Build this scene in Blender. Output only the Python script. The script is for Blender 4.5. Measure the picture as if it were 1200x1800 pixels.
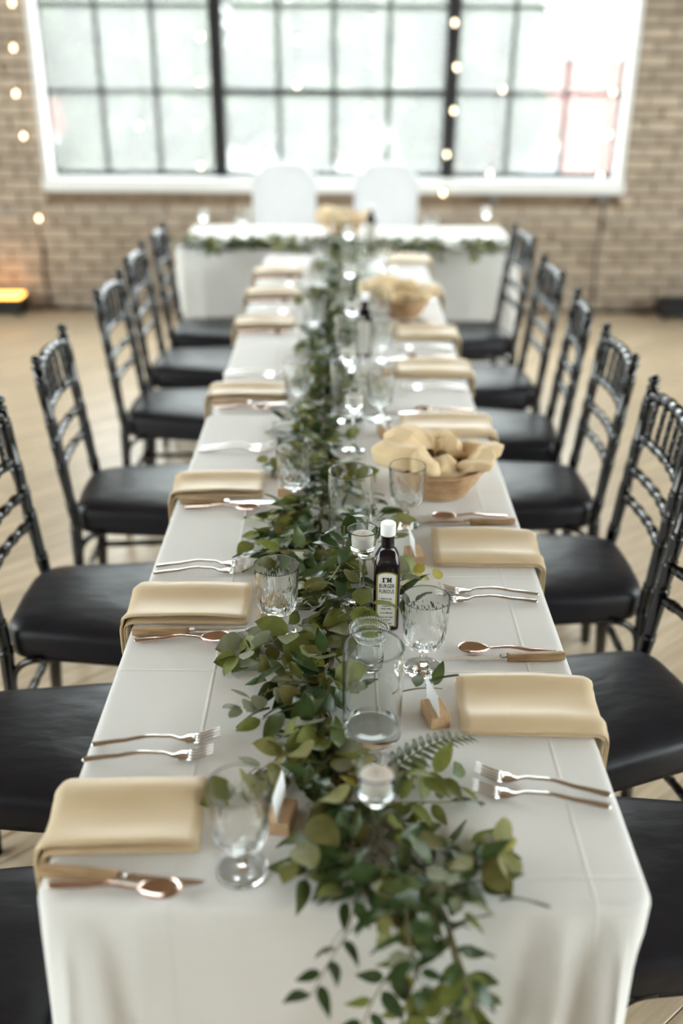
import bpy, math, random
from mathutils import Vector, Matrix, noise
R = math.radians
PI = math.pi
random.seed(11)
for o in list(bpy.data.objects):
    bpy.data.objects.remove(o)
SC = bpy.context.scene
COL = SC.collection

# ------------------------------------------------------------------ camera
cd = bpy.data.cameras.new('camera')
cam = bpy.data.objects.new('camera', cd)
COL.objects.link(cam)
cd.sensor_fit = 'VERTICAL'
cd.sensor_height = 36.0
cd.sensor_width = 24.0
cd.lens = 34.9
cam.matrix_world = Matrix.Translation((0, 0, 1.73)) @ Matrix.Rotation(R(90 - 25.9), 4, 'X') @ Matrix.Rotation(R(0.35), 4, 'Z')
cd.dof.use_dof = True
cd.dof.focus_distance = 1.74
cd.dof.aperture_fstop = 1.4
cd.clip_start = 0.02
SC.camera = cam

# ------------------------------------------------------------------ world: an even overcast sky
W = bpy.data.worlds.new('overcast_sky')
SC.world = W
W.use_nodes = True
bg = W.node_tree.nodes['Background']
bg.inputs[0].default_value = (0.94, 0.975, 1.0, 1)
bg.inputs[1].default_value = 9.0
SC.view_settings.view_transform = 'Standard'
SC.view_settings.look = 'None'
SC.view_settings.gamma = 1.0
SC.view_settings.exposure = 0.36
SC.view_settings.use_curve_mapping = False
cy = SC.cycles
cy.use_denoising = True
cy.max_bounces = 16
cy.transmission_bounces = 16
cy.transparent_max_bounces = 16
cy.diffuse_bounces = 4
cy.glossy_bounces = 6


# ------------------------------------------------------------------ materials
def mat(name, col, rough=.5, metal=0., spec=.5, trans=0., ior=1.45, emit=None, estr=0., sheen=0., coat=0., sss=0.):
    m = bpy.data.materials.new(name)
    m.use_nodes = True
    b = m.node_tree.nodes['Principled BSDF']
    b.inputs['Base Color'].default_value = (*col, 1)
    b.inputs['Roughness'].default_value = rough
    b.inputs['Metallic'].default_value = metal
    b.inputs['Specular IOR Level'].default_value = spec
    b.inputs['Transmission Weight'].default_value = trans
    b.inputs['IOR'].default_value = ior
    b.inputs['Sheen Weight'].default_value = sheen
    b.inputs['Coat Weight'].default_value = coat
    if emit:
        b.inputs['Emission Color'].default_value = (*emit, 1)
        b.inputs['Emission Strength'].default_value = estr
    return m


def nd(m, t, **kw):
    n = m.node_tree.nodes.new(t)
    for k, v in kw.items():
        setattr(n, k, v)
    return n


def lk(m, a, ai, b, bi):
    m.node_tree.links.new(a.outputs[ai], b.inputs[bi])


def bsdf(m):
    return m.node_tree.nodes['Principled BSDF']


def vary(m, c1, c2, scale=6., detail=4., rnd=0., coords='Object', stretch=None, c_obj=None):
    """colour from noise between two tones, plus an optional per-object tone"""
    tc = nd(m, 'ShaderNodeTexCoord')
    nz = nd(m, 'ShaderNodeTexNoise')
    nz.inputs['Scale'].default_value = scale
    nz.inputs['Detail'].default_value = detail
    if stretch:
        mp = nd(m, 'ShaderNodeMapping')
        mp.inputs['Scale'].default_value = stretch
        lk(m, tc, coords, mp, 0)
        lk(m, mp, 0, nz, 'Vector')
    else:
        lk(m, tc, coords, nz, 'Vector')
    rp = nd(m, 'ShaderNodeValToRGB')
    rp.color_ramp.elements[0].position = .3
    rp.color_ramp.elements[1].position = .7
    rp.color_ramp.elements[0].color = (*c1, 1)
    rp.color_ramp.elements[1].color = (*c2, 1)
    lk(m, nz, 0, rp, 0)
    last, oi = rp, 0
    if rnd:
        inf = nd(m, 'ShaderNodeObjectInfo')
        hs = nd(m, 'ShaderNodeHueSaturation')
        mr = nd(m, 'ShaderNodeMapRange')
        mr.inputs['To Min'].default_value = 1 - rnd
        mr.inputs['To Max'].default_value = 1 + rnd
        lk(m, inf, 'Random', mr, 0)
        lk(m, mr, 0, hs, 'Value')
        lk(m, rp, 0, hs, 'Color')
        last = hs
    lk(m, last, 0, bsdf(m), 'Base Color')
    return nz


def bump(m, src, strength=.2, dist=.002, out=0):
    bp = nd(m, 'ShaderNodeBump')
    bp.inputs['Strength'].default_value = strength
    bp.inputs['Distance'].default_value = dist
    lk(m, src, out, bp, 'Height')
    lk(m, bp, 0, bsdf(m), 'Normal')
    return bp


MT = {}
MT['brick'] = mat('tan_brick', (.4, .3, .22), .85, spec=.2)
n = vary(MT['brick'], (.40, .32, .245), (.53, .445, .36), 9, 5, .16)
bump(MT['brick'], n, .5, .006)
MT['mortar'] = mat('brown_mortar', (.2, .14, .095), .95, spec=.1)
vary(MT['mortar'], (.17, .12, .08), (.25, .185, .13), 14)
MT['paint'] = mat('white_painted_reveal', (.8, .81, .8), .6)
MT['steel'] = mat('black_steel_frame', (.006, .006, .008), .5)
MT['plaster'] = mat('brown_plaster', (.46, .40, .34), .9)
MT['ceiling'] = mat('ceiling_boards', (.30, .21, .13), .8)
vary(MT['ceiling'], (.24, .16, .095), (.36, .26, .17), 2., 6, stretch=(1, 12, 1))
MT['plank'] = mat('worn_oak_plank', (.5, .36, .22), .34, spec=.5)
n = vary(MT['plank'], (.46, .35, .225), (.70, .575, .42), 3., 7, .10, stretch=(1.2, 14, 1))
bump(MT['plank'], n, .15, .002)
MT['subfloor'] = mat('dark_gap', (.05, .03, .02), .9)
MT['lacquer'] = mat('black_lacquer', (.002, .002, .003), .10, spec=.75)
MT['satin'] = mat('black_satin_cushion', (.010, .010, .015), .40, spec=.4)
tc = nd(MT['satin'], 'ShaderNodeTexCoord')
nz = nd(MT['satin'], 'ShaderNodeTexNoise')
nz.inputs['Scale'].default_value = 7
nz.inputs['Detail'].default_value = 3
mp = nd(MT['satin'], 'ShaderNodeMapping')
mp.inputs['Scale'].default_value = (1, 2.4, 1)
lk(MT['satin'], tc, 'Object', mp, 0)
lk(MT['satin'], mp, 0, nz, 'Vector')
bump(MT['satin'], nz, .35, .01)

MT['glass'] = mat('clear_glass', (.975, .99, .985), 0.0, trans=1., ior=1.45)
MT['thinglass'] = mat('cylinder_glass', (.965, .985, .98), 0.0, trans=1., ior=1.45)
MT['metal'] = mat('polished_cutlery', (.78, .75, .73), .14, metal=1.)
MT['warm_spoon'] = mat('warm_reflection_cutlery', (.80, .62, .55), .14, metal=1.)  # warm ceiling reflection put into the spoons' metal colour
MT['kwood'] = mat('knife_wood', (.4, .25, .12), .5)
vary(MT['kwood'], (.28, .17, .075), (.46, .31, .17), 20, 5, .1, stretch=(1, 9, 9))
MT['block'] = mat('pine_block', (.5, .33, .18), .6)
vary(MT['block'], (.42, .26, .13), (.56, .38, .22), 25, 4, .08, stretch=(9, 1, 9))
MT['card'] = mat('white_card', (.86, .86, .86), .7)
MT['wax'] = mat('white_wax', (.88, .85, .79), .5)
bsdf(MT['wax']).inputs['Subsurface Weight'].default_value = .3
bsdf(MT['wax']).inputs['Subsurface Scale'].default_value = .01
MT['wick'] = mat('wick', (.75, .7, .6), .9)
MT['bottle'] = mat('dark_sauce_bottle', (.006, .003, .005), .07, spec=.6)
MT['cap'] = mat('white_plastic_cap', (.82, .82, .82), .4)
MT['labelw'] = mat('cream_label', (.76, .74, .69), .6)
MT['labelg'] = mat('gold_label_border', (.30, .235, .05), .5)
MT['ink'] = mat('black_ink', (.008, .008, .008), .6)
MT['wicker'] = mat('wicker', (.5, .31, .17), .7)
vary(MT['wicker'], (.40, .235, .12), (.58, .39, .22), 40, 3, .05)
MT['throne'] = mat('white_leatherette', (.68, .69, .71), .6, spec=.3)
MT['cable'] = mat('dark_cable', (.03, .025, .02), .6)
MT['pipe'] = mat('painted_conduit', (.42, .36, .30), .6)
MT['bulb'] = mat('warm_bulb', (1, .8, .55), .3, emit=(1, .78, .48), estr=7)
MT['fixture'] = mat('black_fixture', (.012, .012, .014), .5)
MT['amber'] = mat('amber_lens', (1, .5, .12), .3, emit=(1, .42, .07), estr=6)
MT['tabletop'] = mat('plastic_tabletop', (.6, .58, .55), .6)
MT['legmetal'] = mat('grey_table_leg', (.25, .25, .26), .4, metal=.8)


def fabric(name, c, rough=.85, wv=900, wst=.06, big=.0):
    m = mat(name, c, rough, spec=.15, sheen=.15)
    tc = nd(m, 'ShaderNodeTexCoord')
    w1 = nd(m, 'ShaderNodeTexWave', wave_type='BANDS', bands_direction='X')
    w1.inputs['Scale'].default_value = wv
    w2 = nd(m, 'ShaderNodeTexWave', wave_type='BANDS', bands_direction='Y')
    w2.inputs['Scale'].default_value = wv
    lk(m, tc, 'Object', w1, 0)
    lk(m, tc, 'Object', w2, 0)
    ad = nd(m, 'ShaderNodeMath', operation='ADD')
    lk(m, w1, 1, ad, 0)
    lk(m, w2, 1, ad, 1)
    nz = nd(m, 'ShaderNodeTexNoise')
    nz.inputs['Scale'].default_value = 5
    lk(m, tc, 'Object', nz, 'Vector')
    ml = nd(m, 'ShaderNodeMath', operation='MULTIPLY_ADD')
    ml.inputs[1].default_value = big
    lk(m, nz, 0, ml, 0)
    lk(m, ad, 0, ml, 2)
    bump(m, ml, wst, .001)
    return m, tc, ml


MT['napkin'] = fabric('cream_napkin', (.70, .54, .33), rough=.5, big=8)[0]
bsdf(MT['napkin']).inputs['Specular IOR Level'].default_value = .5
bsdf(MT['napkin']).inputs['Sheen Weight'].default_value = .35
MT['liner'] = fabric('tan_liner', (.76, .58, .35), big=6)[0]
m, tc, ml = fabric('white_tablecloth', (.80, .79, .77), wst=.05, big=6)
MT['cloth'] = m
# pressed fold lines of the cloth: thin ridges along and across the table
sx = nd(m, 'ShaderNodeSeparateXYZ')
lk(m, tc, 'Object', sx, 0)
acc = None
for axis, pos in (('X', -.212), ('X', .318), ('X', .06), ('Y', .935), ('Y', 1.385), ('Y', 1.705), ('Y', 2.12), ('Y', 2.47), ('Y', 3.1), ('Y', 3.6), ('Y', 4.2)):
    s = nd(m, 'ShaderNodeMath', operation='SUBTRACT')
    s.inputs[1].default_value = pos
    lk(m, sx, axis, s, 0)
    a = nd(m, 'ShaderNodeMath', operation='ABSOLUTE')
    lk(m, s, 0, a, 0)
    r = nd(m, 'ShaderNodeMapRange', interpolation_type='SMOOTHSTEP')
    r.inputs['From Min'].default_value = .004
    r.inputs['From Max'].default_value = 0
    r.inputs['To Max'].default_value = 1
    lk(m, a, 0, r, 0)
    if acc is None:
        acc = r
    else:
        x = nd(m, 'ShaderNodeMath', operation='MAXIMUM')
        lk(m, acc, 0, x, 0)
        lk(m, r, 0, x, 1)
        acc = x
b0 = [x for x in m.node_tree.nodes if x.type == 'BUMP'][0]
b1 = nd(m, 'ShaderNodeBump')
b1.inputs['Strength'].default_value = .35
b1.inputs['Distance'].default_value = .003
lk(m, acc, 0, b1, 'Height')
lk(m, b0, 0, b1, 'Normal')
lk(m, b1, 0, bsdf(m), 'Normal')


def leafmat(name, c1, c2, rough=.45, tr=.25):
    m = mat(name, c1, rough, spec=.45)
    vary(m, c1, c2, 35, 2, .18)
    nt = m.node_tree
    b = bsdf(m)
    t = nd(m, 'ShaderNodeBsdfTranslucent')
    src = b.inputs['Base Color'].links[0].from_socket
    nt.links.new(src, t.inputs[0])
    mx = nd(m, 'ShaderNodeMixShader')
    mx.inputs[0].default_value = tr
    nt.links.new(b.outputs[0], mx.inputs[1])
    nt.links.new(t.outputs[0], mx.inputs[2])
    nt.links.new(mx.outputs[0], nt.nodes['Material Output'].inputs[0])
    return m


LM = {
    'grey': leafmat('eucalyptus_grey_green', (.19, .21, .125), (.28, .295, .19)),
    'olive': leafmat('olive_green', (.165, .165, .045), (.26, .245, .085)),
    'bright': leafmat('fresh_green', (.14, .165, .03), (.24, .26, .07)),
    'dark': leafmat('dark_ruscus_green', (.022, .045, .014), (.05, .085, .025), .3, .12),
    'mid': leafmat('mid_green', (.06, .09, .028), (.11, .145, .05), .35, .18),
    'yellow': leafmat('yellow_green', (.33, .29, .035), (.42, .36, .08)),
}
MT['stem'] = mat('brown_green_stem', (.17, .14, .07), .6)
# factory glass: mostly clear; a translucent share paints in the pale glare of overexposure
m = bpy.data.materials.new('veiled_window_glass')
m.use_nodes = True
nt = m.node_tree
nt.nodes.remove(nt.nodes['Principled BSDF'])
tp = nt.nodes.new('ShaderNodeBsdfTransparent')
tp.inputs[0].default_value = (.97, 1, .985, 1)
tl = nt.nodes.new('ShaderNodeBsdfTranslucent')
tl.inputs[0].default_value = (.9, .92, .9, 1)
gl = nt.nodes.new('ShaderNodeBsdfGlossy')
gl.inputs['Roughness'].default_value = .02
m1 = nt.nodes.new('ShaderNodeMixShader')
m1.inputs[0].default_value = .10
nt.links.new(tp.outputs[0], m1.inputs[1])
nt.links.new(tl.outputs[0], m1.inputs[2])
m2 = nt.nodes.new('ShaderNodeMixShader')
m2.inputs[0].default_value = .04
nt.links.new(m1.outputs[0], m2.inputs[1])
nt.links.new(gl.outputs[0], m2.inputs[2])
nt.links.new(m2.outputs[0], nt.nodes['Material Output'].inputs[0])
MT['pane'] = m


# ------------------------------------------------------------------ geometry helpers
class MB:
    def __init__(s):
        s.v, s.f, s.flat = [], [], set()

    def add(s, vs, fs, flat=False):
        o = len(s.v)
        s.v += [tuple(p) for p in vs]
        for f in fs:
            if flat:
                s.flat.add(len(s.f))
            s.f.append(tuple(i + o for i in f))
        return s

    def box(s, x0, x1, y0, y1, z0, z1, mtx=None):
        vs = [Vector((x, y, z)) for z in (z0, z1) for y in (y0, y1) for x in (x0, x1)]
        if mtx:
            vs = [mtx @ p for p in vs]
        return s.add(vs, [(0, 2, 3, 1), (4, 5, 7, 6), (0, 1, 5, 4), (2, 6, 7, 3), (0, 4, 6, 2), (1, 3, 7, 5)], True)

    def bbox(s, x0, x1, y0, y1, z0, z1, b):
        """box with chamfered edges"""
        vs, fs = [], []
        for z, i in ((z0, b), (z0 + b, 0), (z1 - b, 0), (z1, b)):
            xa, xb, ya, yb = x0 + i, x1 - i, y0 + i, y1 - i
            c = b
            vs += [(xa + c, ya, z), (xb - c, ya, z), (xb, ya + c, z), (xb, yb - c, z), (xb - c, yb, z), (xa + c, yb, z), (xa, yb - c, z), (xa, ya + c, z)]
        for k in range(3):
            for i in range(8):
                j = (i + 1) % 8
                fs.append((k * 8 + i, k * 8 + j, k * 8 + 8 + j, k * 8 + 8 + i))
        fs.append(tuple(range(7, -1, -1)))
        fs.append(tuple(range(24, 32)))
        return s.add(vs, fs, True)

    def tube(s, pts, rad, segs=8, cap=True, flat=(1, 1)):
        pts = [Vector(p) for p in pts]
        n = len(pts)
        if not hasattr(rad, '__len__'):
            rad = [rad] * n
        t0 = (pts[1] - pts[0]).normalized()
        up = Vector((0, 0, 1)) if abs(t0.z) < .9 else Vector((1, 0, 0))
        nrm = t0.cross(up).normalized()
        vs, fs = [], []
        for i in range(n):
            t = (pts[min(i + 1, n - 1)] - pts[max(i - 1, 0)]).normalized()
            nrm = (nrm - t * nrm.dot(t)).normalized()
            bi = t.cross(nrm)
            for k in range(segs):
                a = 2 * PI * k / segs
                vs.append(pts[i] + nrm * math.cos(a) * rad[i] * flat[0] + bi * math.sin(a) * rad[i] * flat[1])
        for i in range(n - 1):
            for k in range(segs):
                j = (k + 1) % segs
                fs.append((i * segs + k, i * segs + j, (i + 1) * segs + j, (i + 1) * segs + k))
        if cap:
            fs.append(tuple(range(segs - 1, -1, -1)))
            fs.append(tuple((n - 1) * segs + k for k in range(segs)))
        return s.add(vs, fs)

    def lathe(s, prof, segs=24, c=(0, 0, 0), rf=None, flatrows=(), hard=0):
        vs = []
        if hard:                 # support rings keep long walls straight under smooth shading
            pp, src = [], []
            for i in range(len(prof) - 1):
                (r0, z0), (r1, z1) = prof[i], prof[i + 1]
                d = math.hypot(r1 - r0, z1 - z0)
                pp.append(prof[i])
                src.append(i)
                if d > hard * 3:
                    for u in (hard / d, 1 - hard / d):
                        pp.append((r0 + (r1 - r0) * u, z0 + (z1 - z0) * u))
                        src.append(i if u < .5 else i + 1)
            pp.append(prof[-1])
            src.append(len(prof) - 1)
            prof, rf0 = pp, rf
            if rf0:
                rf = lambda i, k: rf0(src[i], k)
        n = len(prof)
        for i, (r, z) in enumerate(prof):
            for k in range(segs):
                a = 2 * PI * k / segs
                rr = r * (rf(i, k) if rf else 1)
                vs.append((c[0] + rr * math.cos(a), c[1] + rr * math.sin(a), c[2] + z))
        o = len(s.v)
        s.v += vs
        for i in range(n - 1):
            for k in range(segs):
                j = (k + 1) % segs
                if i in flatrows:
                    s.flat.add(len(s.f))
                s.f.append((o + i * segs + k, o + i * segs + j, o + (i + 1) * segs + j, o + (i + 1) * segs + k))
        s.f.append(tuple(o + k for k in range(segs - 1, -1, -1)))
        s.f.append(tuple(o + (n - 1) * segs + k for k in range(segs)))
        return s

    def grid(s, nu, nv, fn):
        vs = [fn(i / nu, j / nv) for i in range(nu + 1) for j in range(nv + 1)]
        fs = [(i * (nv + 1) + j, (i + 1) * (nv + 1) + j, (i + 1) * (nv + 1) + j + 1, i * (nv + 1) + j + 1) for i in range(nu) for j in range(nv)]
        return s.add(vs, fs)

    def poly(s, pts2, z0, z1, fn=lambda x, y, z: (x, y, z)):
        n = len(pts2)
        vs = [fn(x, y, z0) for x, y in pts2] + [fn(x, y, z1) for x, y in pts2]
        fs = [tuple(range(n - 1, -1, -1)), tuple(range(n, 2 * n))] + [(i, (i + 1) % n, n + (i + 1) % n, n + i) for i in range(n)]
        return s.add(vs, fs, True)

    def mesh(s, name, m, smooth=True):
        me = bpy.data.meshes.new(name)
        me.from_pydata(s.v, [], s.f)
        if smooth:
            for i, p in enumerate(me.polygons):
                p.use_smooth = i not in s.flat
        if m:
            me.materials.append(m)
        me.update()
        return me

    def build(s, name, m, parent=None, smooth=True):
        return link(name, s.mesh(name, m, smooth), parent)


def link(name, me, parent=None, mtx=None):
    o = bpy.data.objects.new(name, me)
    COL.objects.link(o)
    if parent:
        o.parent = parent
    if mtx is not None:
        o.matrix_local = mtx
    return o


def tag(o, label=None, cat=None, group=None, kind=None):
    if label:
        o['label'] = label
    if cat:
        o['category'] = cat
    if group:
        o['group'] = group
    if kind:
        o['kind'] = kind
    return o


def thing(name, label, cat, loc=(0, 0, 0), rz=0., group=None):
    o = bpy.data.objects.new(name, None)
    o.empty_display_size = .05
    COL.objects.link(o)
    o.location = loc
    o.rotation_euler = (0, 0, rz)
    return tag(o, label, cat, group)


def copy_tree(o, parent=None):
    c = o.copy()
    COL.objects.link(c)
    if parent:
        c.parent = parent
    for ch in list(o.children):
        copy_tree(ch, c)
    return c


def place(proto, used, loc, rz, label, group, cat=None):
    """first use moves the prototype itself, later uses copy it with its parts"""
    o = proto if not used else copy_tree(proto)
    used.append(1)
    o.location = loc
    o.rotation_euler = (0, 0, rz)
    tag(o, label, cat, group)
    return o


def bez(p0, p1, p2, n):
    p0, p1, p2 = Vector(p0), Vector(p1), Vector(p2)
    return [p0 * (1 - t) ** 2 + p1 * 2 * t * (1 - t) + p2 * t * t for t in [i / n for i in range(n + 1)]]


def beaded(path, r, beads, segs=10):
    """turned bamboo pole: double rings at the given arc fractions"""
    path = [Vector(p) for p in path]
    ln = [0]
    for a, b in zip(path, path[1:]):
        ln.append(ln[-1] + (b - a).length)
    L = ln[-1]
    st = {0: r, L: r}
    for l in ln:
        st[l] = r
    for b in beads:
        for d, k in ((-.0095, 1), (-.008, 1.24), (-.0045, 1.24), (-.0015, 1.02), (.0015, 1.02), (.0045, 1.24), (.008, 1.24), (.0095, 1)):
            q = b * L + d
            if 0 < q < L:
                for e in [e for e in st if abs(e - q) < .002 and e not in (0, L)]:
                    del st[e]
                st[q] = r * k
    ks = sorted(st)

    def pos(q):
        for i in range(len(ln) - 1):
            if q <= ln[i + 1] + 1e-9:
                return path[i].lerp(path[i + 1], (q - ln[i]) / (ln[i + 1] - ln[i]))
        return path[-1]
    return MB().tube([pos(k) for k in ks], [st[k] for k in ks], segs)


ORD = ['first', 'second', 'third', 'fourth', 'fifth', 'sixth', 'seventh', 'eighth']
SIDE = {1: 'on the bread-basket side', -1: 'opposite the bread-basket side'}

# ================================================================== THE SETTING
# floor: dark bed with diagonal oak planks
floor = tag(MB().box(-6, 6, -5, 7.1, -.06, -.016).build('floor', MT['subfloor']), 'worn oak plank floor laid on the diagonal', 'floor', kind='structure')
ang = R(40)
PW, PL = .076, 1.5
ca, sa = math.cos(ang), math.sin(ang)
pm = [MB().bbox(-PL / 2 + .001, PL / 2 - .001, -PW / 2 + .001, PW / 2 - .001, -.016, 0, .0015).mesh('plank', MT['plank'], False)]


def proj(p):
    q = cam.matrix_world.inverted() @ Vector(p)
    if q.z > -.05:
        return None
    return (600 + 1745 * q.x / -q.z, 900 - 1745 * q.y / -q.z, -q.z)


cand, rest = [], []
for i in range(-100, 101):
    off = random.random() * PL
    for j in range(-8, 9):
        u, v = j * PL + off, i * PW
        x, y = u * ca - v * sa, u * sa + v * ca + 3
        inside = False
        for t in (-.5, -.25, 0, .25, .5):
            px, py = x + t * PL * ca, y + t * PL * sa
            if -4.3 < px < 4.3 and .4 < py < 6.7:
                q = proj((px, py, 0))
                if q and -60 < q[0] < 1260 and 500 < q[1] < 1900 and not (abs(px) < .25 and py < 5.2):
                    inside = True
        ends = [(x + t * PL * ca, y + t * PL * sa) for t in (-.5, .5)]
        if all(abs(e[0]) < 5.9 and -4.9 < e[1] < 6.74 for e in ends):
            if inside:
                q = proj((x, y, 0))
                cand.append((q[2] if q else 0, x, y))
            elif -4.5 < x < 4.5 and -1 < y:
                rest.append((x, y))
        elif inside or (-4.5 < x < 4.5 and 4 < y < 7.5):
            rest.append((x, y, 1))
cand.sort()
rest += [(c[1], c[2]) for c in cand[300:]]
for _, x, y in cand[:300]:
    link('plank', pm[0], floor, Matrix.Translation((x, y, 0)) @ Matrix.Rotation(ang, 4, 'Z'))
fb = MB()
for r_ in rest:
    x, y = r_[0], r_[1]
    # planks cut off along the wall line
    u0, u1 = -PL / 2 + .001, PL / 2 - .001
    if len(r_) > 2:
        ymax = 6.74
        umax = (ymax - y) / sa - PW
        u1 = min(u1, umax)
        if u1 - u0 < .03:
            continue
    fb.box(u0, u1, -PW / 2 + .001, PW / 2 - .001, -.016, -.0004, Matrix.Translation((x, y, 0)) @ Matrix.Rotation(ang, 4, 'Z'))
tag(fb.build('plank_field', MT['plank'], floor, False), kind='stuff')

# back wall with the window opening
WY = 6.78
WX0, WX1, WZ0, WZ1 = -1.945, 1.815, .79, 3.94
wb = MB()
for a in ((-6, WX0, -.06, 4.4), (WX1, 6, -.06, 4.4), (WX0, WX1, -.06, WZ0), (WX0, WX1, WZ1, 4.4)):
    wb.box(a[0], a[1], WY + .012, WY + .32, a[2], a[3])
wall = tag(wb.build('wall_back', MT['mortar']), 'tan brick wall with a wide factory window', 'wall', kind='structure')
BH, BL = .0765, .213
bm_full = MB().bbox(-BL / 2 + .006, BL / 2 - .006, -.012, .02, .007, BH - .007, .003).mesh('brick', MT['brick'], False)
bricks, brest = [], []
for row in range(0, 52):
    z = row * BH
    for k in range(-16, 17):
        x = k * BL + (BL / 2 if row % 2 else 0) + random.uniform(-.004, .004)
        x0, x1 = x - BL / 2, x + BL / 2
        segs = [(x0, x1)]
        if z + BH > WZ0 - .03 and z < WZ1 + .05:
            segs = []
            if x0 < WX0:
                segs.append((x0, min(x1, WX0)))
            if x1 > WX1:
                segs.append((max(x0, WX1), x1))
        for s0, s1 in segs:
            if s1 - s0 < .04:
                continue
            q = proj(((s0 + s1) / 2, WY, z + BH / 2))
            vis = q and -25 < q[0] < 1225 and -10 < q[1] < 548
            hid = q and 300 < q[0] < 890 and q[1] > 445
            (bricks if vis and not hid else brest).append((s0, s1, z))
bricks.sort(key=lambda b: -b[2])
for s0, s1, z in bricks[:300]:
    dy = random.uniform(-.004, .003)
    o = link('brick', bm_full, wall, Matrix.Translation(((s0 + s1) / 2, WY + dy, z)) @ Matrix.Diagonal(((s1 - s0) / BL, 1, 1, 1)))
bb = MB()
for s0, s1, z in bricks[300:] + brest:
    bb.bbox(s0 + .006, s1 - .006, WY - .012 + random.uniform(-.004, .003), WY + .02, z + .007, z + BH - .007, .003)
tag(bb.build('brick_field', MT['brick'], wall, False), kind='stuff')
# white painted casing and sill around the opening
tr = MB()
tr.bbox(WX0 - .004, WX0 + .035, WY - .02, WY + .14, WZ0, WZ1, .004)
tr.bbox(WX1 - .035, WX1 + .004, WY - .02, WY + .14, WZ0, WZ1, .004)
tr.bbox(WX0 - .02, WX1 + .02, WY - .03, WY + .14, WZ0 - .02, WZ0 + .062, .006)
tr.bbox(WX0, WX1, WY - .02, WY + .14, WZ1 - .05, WZ1, .004)
tag(tr.build('trim_1', MT['paint'], None, False), 'white painted sill and reveal around the factory window', 'window trim', kind='structure')
# factory window
win = tag(MB().box(WX0 + .03, WX1 - .03, 6.885, 6.925, .853, .885).box(WX0 + .03, WX1 - .03, 6.885, 6.925, 3.85, 3.89)
          .box(WX0 + .03, -1.9, 6.885, 6.925, .86, 3.89).box(1.765, WX1 - .03, 6.885, 6.925, .86, 3.89).build('window_1', MT['steel'], None, False),
          'black steel factory window with many panes', 'window', kind='structure')
cols = [-1.9, -1.553, -1.203, -.806, -.416, -.066, .284, .682, 1.066, 1.424, 1.768]
rows = [.874, 1.372, 1.866, 2.36, 2.855, 3.35, 3.85]
for x in (-.806, .682):
    MB().bbox(x - .042, x + .042, 6.86, 6.94, .86, 3.89, .006).build('mullion', MT['steel'], win, False)
for i, x in enumerate(cols):
    if i in (0, 3, 7, 10):
        continue
    MB().box(x - .0095, x + .0095, 6.89, 6.92, .87, 3.87).build('muntin', MT['steel'], win, False)
for k, z in enumerate(rows[1:-1]):
    for a, b in ((-1.9, -.848), (-.764, .64), (.724, 1.768)):
        h = .016 if (a == -.764 and k == 0) else .008
        MB().box(a, b, 6.888, 6.922, z - h, z + h).build('transom_bar', MT['steel'], win, False)
for i in range(10):
    for k in range(6):
        MB().box(cols[i] + .004, cols[i + 1] - .004, 6.903, 6.907, rows[k] + .004, rows[k + 1] - .004).build('pane', MT['pane'], win, False)

# the rest of the loft: side walls with factory windows (the bottle's shoulders mirror them), a board ceiling
SIDEWIN = (-4.4, 5.2)
for name, sx_, lab in (('wall_left', -1, 'brown plastered side wall beyond the window strings'), ('wall_right', 1, 'brown plastered side wall by the dark uplight')):
    b = MB()
    x0, x1 = sorted((sx_ * 6, sx_ * 6.3))
    b.box(x0, x1, -5.3, WY, -.06, WZ0).box(x0, x1, -5.3, WY, WZ1, 4.4)
    for y0, y1 in ((-5.3, SIDEWIN[0]), (SIDEWIN[1], WY)):
        b.box(x0, x1, y0, y1, WZ0, WZ1)
    tag(b.build(name, MT['plaster'], None, False), lab, 'wall', kind='structure')
tag(MB().box(-6.3, 6.3, -5.3, -5, -.06, 4.4).build('wall_rear', MT['plaster'], None, False), 'brown plastered rear wall of the loft', 'wall', kind='structure')
for nm, sx_, lab in (('window_left_offscreen', -1, 'factory window in the side wall past the amber uplight'), ('window_right_offscreen', 1, 'factory window in the side wall past the unlit uplight')):
    q0, q1 = SIDEWIN
    xa, xb = sorted((sx_ * 6.12, sx_ * 6.16))
    wf = MB().box(xa, xb, q0, q1, WZ0, .874).box(xa, xb, q0, q1, 3.85, WZ1).box(xa, xb, q0, q0 + .04, WZ0, WZ1).box(xa, xb, q1 - .04, q1, WZ0, WZ1)
    wf = tag(wf.build(nm, MT['steel'], None, False), lab, 'window', kind='structure')
    nc = 24
    ys = [q0 + .04 + (q1 - q0 - .08) * k / nc for k in range(nc + 1)]
    zs_ = rows
    for y in ys[1:-1]:
        MB().box(xa, xb, y - .0095, y + .0095, .87, 3.86).build('muntin', MT['steel'], wf, False)
    for z in zs_[1:-1]:
        MB().box(xa, xb, q0 + .03, q1 - .03, z - .008, z + .008).build('transom_bar', MT['steel'], wf, False)
    for k in range(nc):
        for r_ in range(6):
            xm = sx_ * 6.14
            MB().box(xm - .002, xm + .002, ys[k] + .004, ys[k + 1] - .004, zs_[r_] + .004, zs_[r_ + 1] - .004).build('pane', MT['pane'], wf, False)
cl = MB().box(-6.3, 6.3, -5.3, 7.1, 4.2, 4.45)
tag(cl.build('ceiling', MT['ceiling'], None, False), 'dark wooden board ceiling of the loft', 'ceiling', kind='structure')

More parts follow.
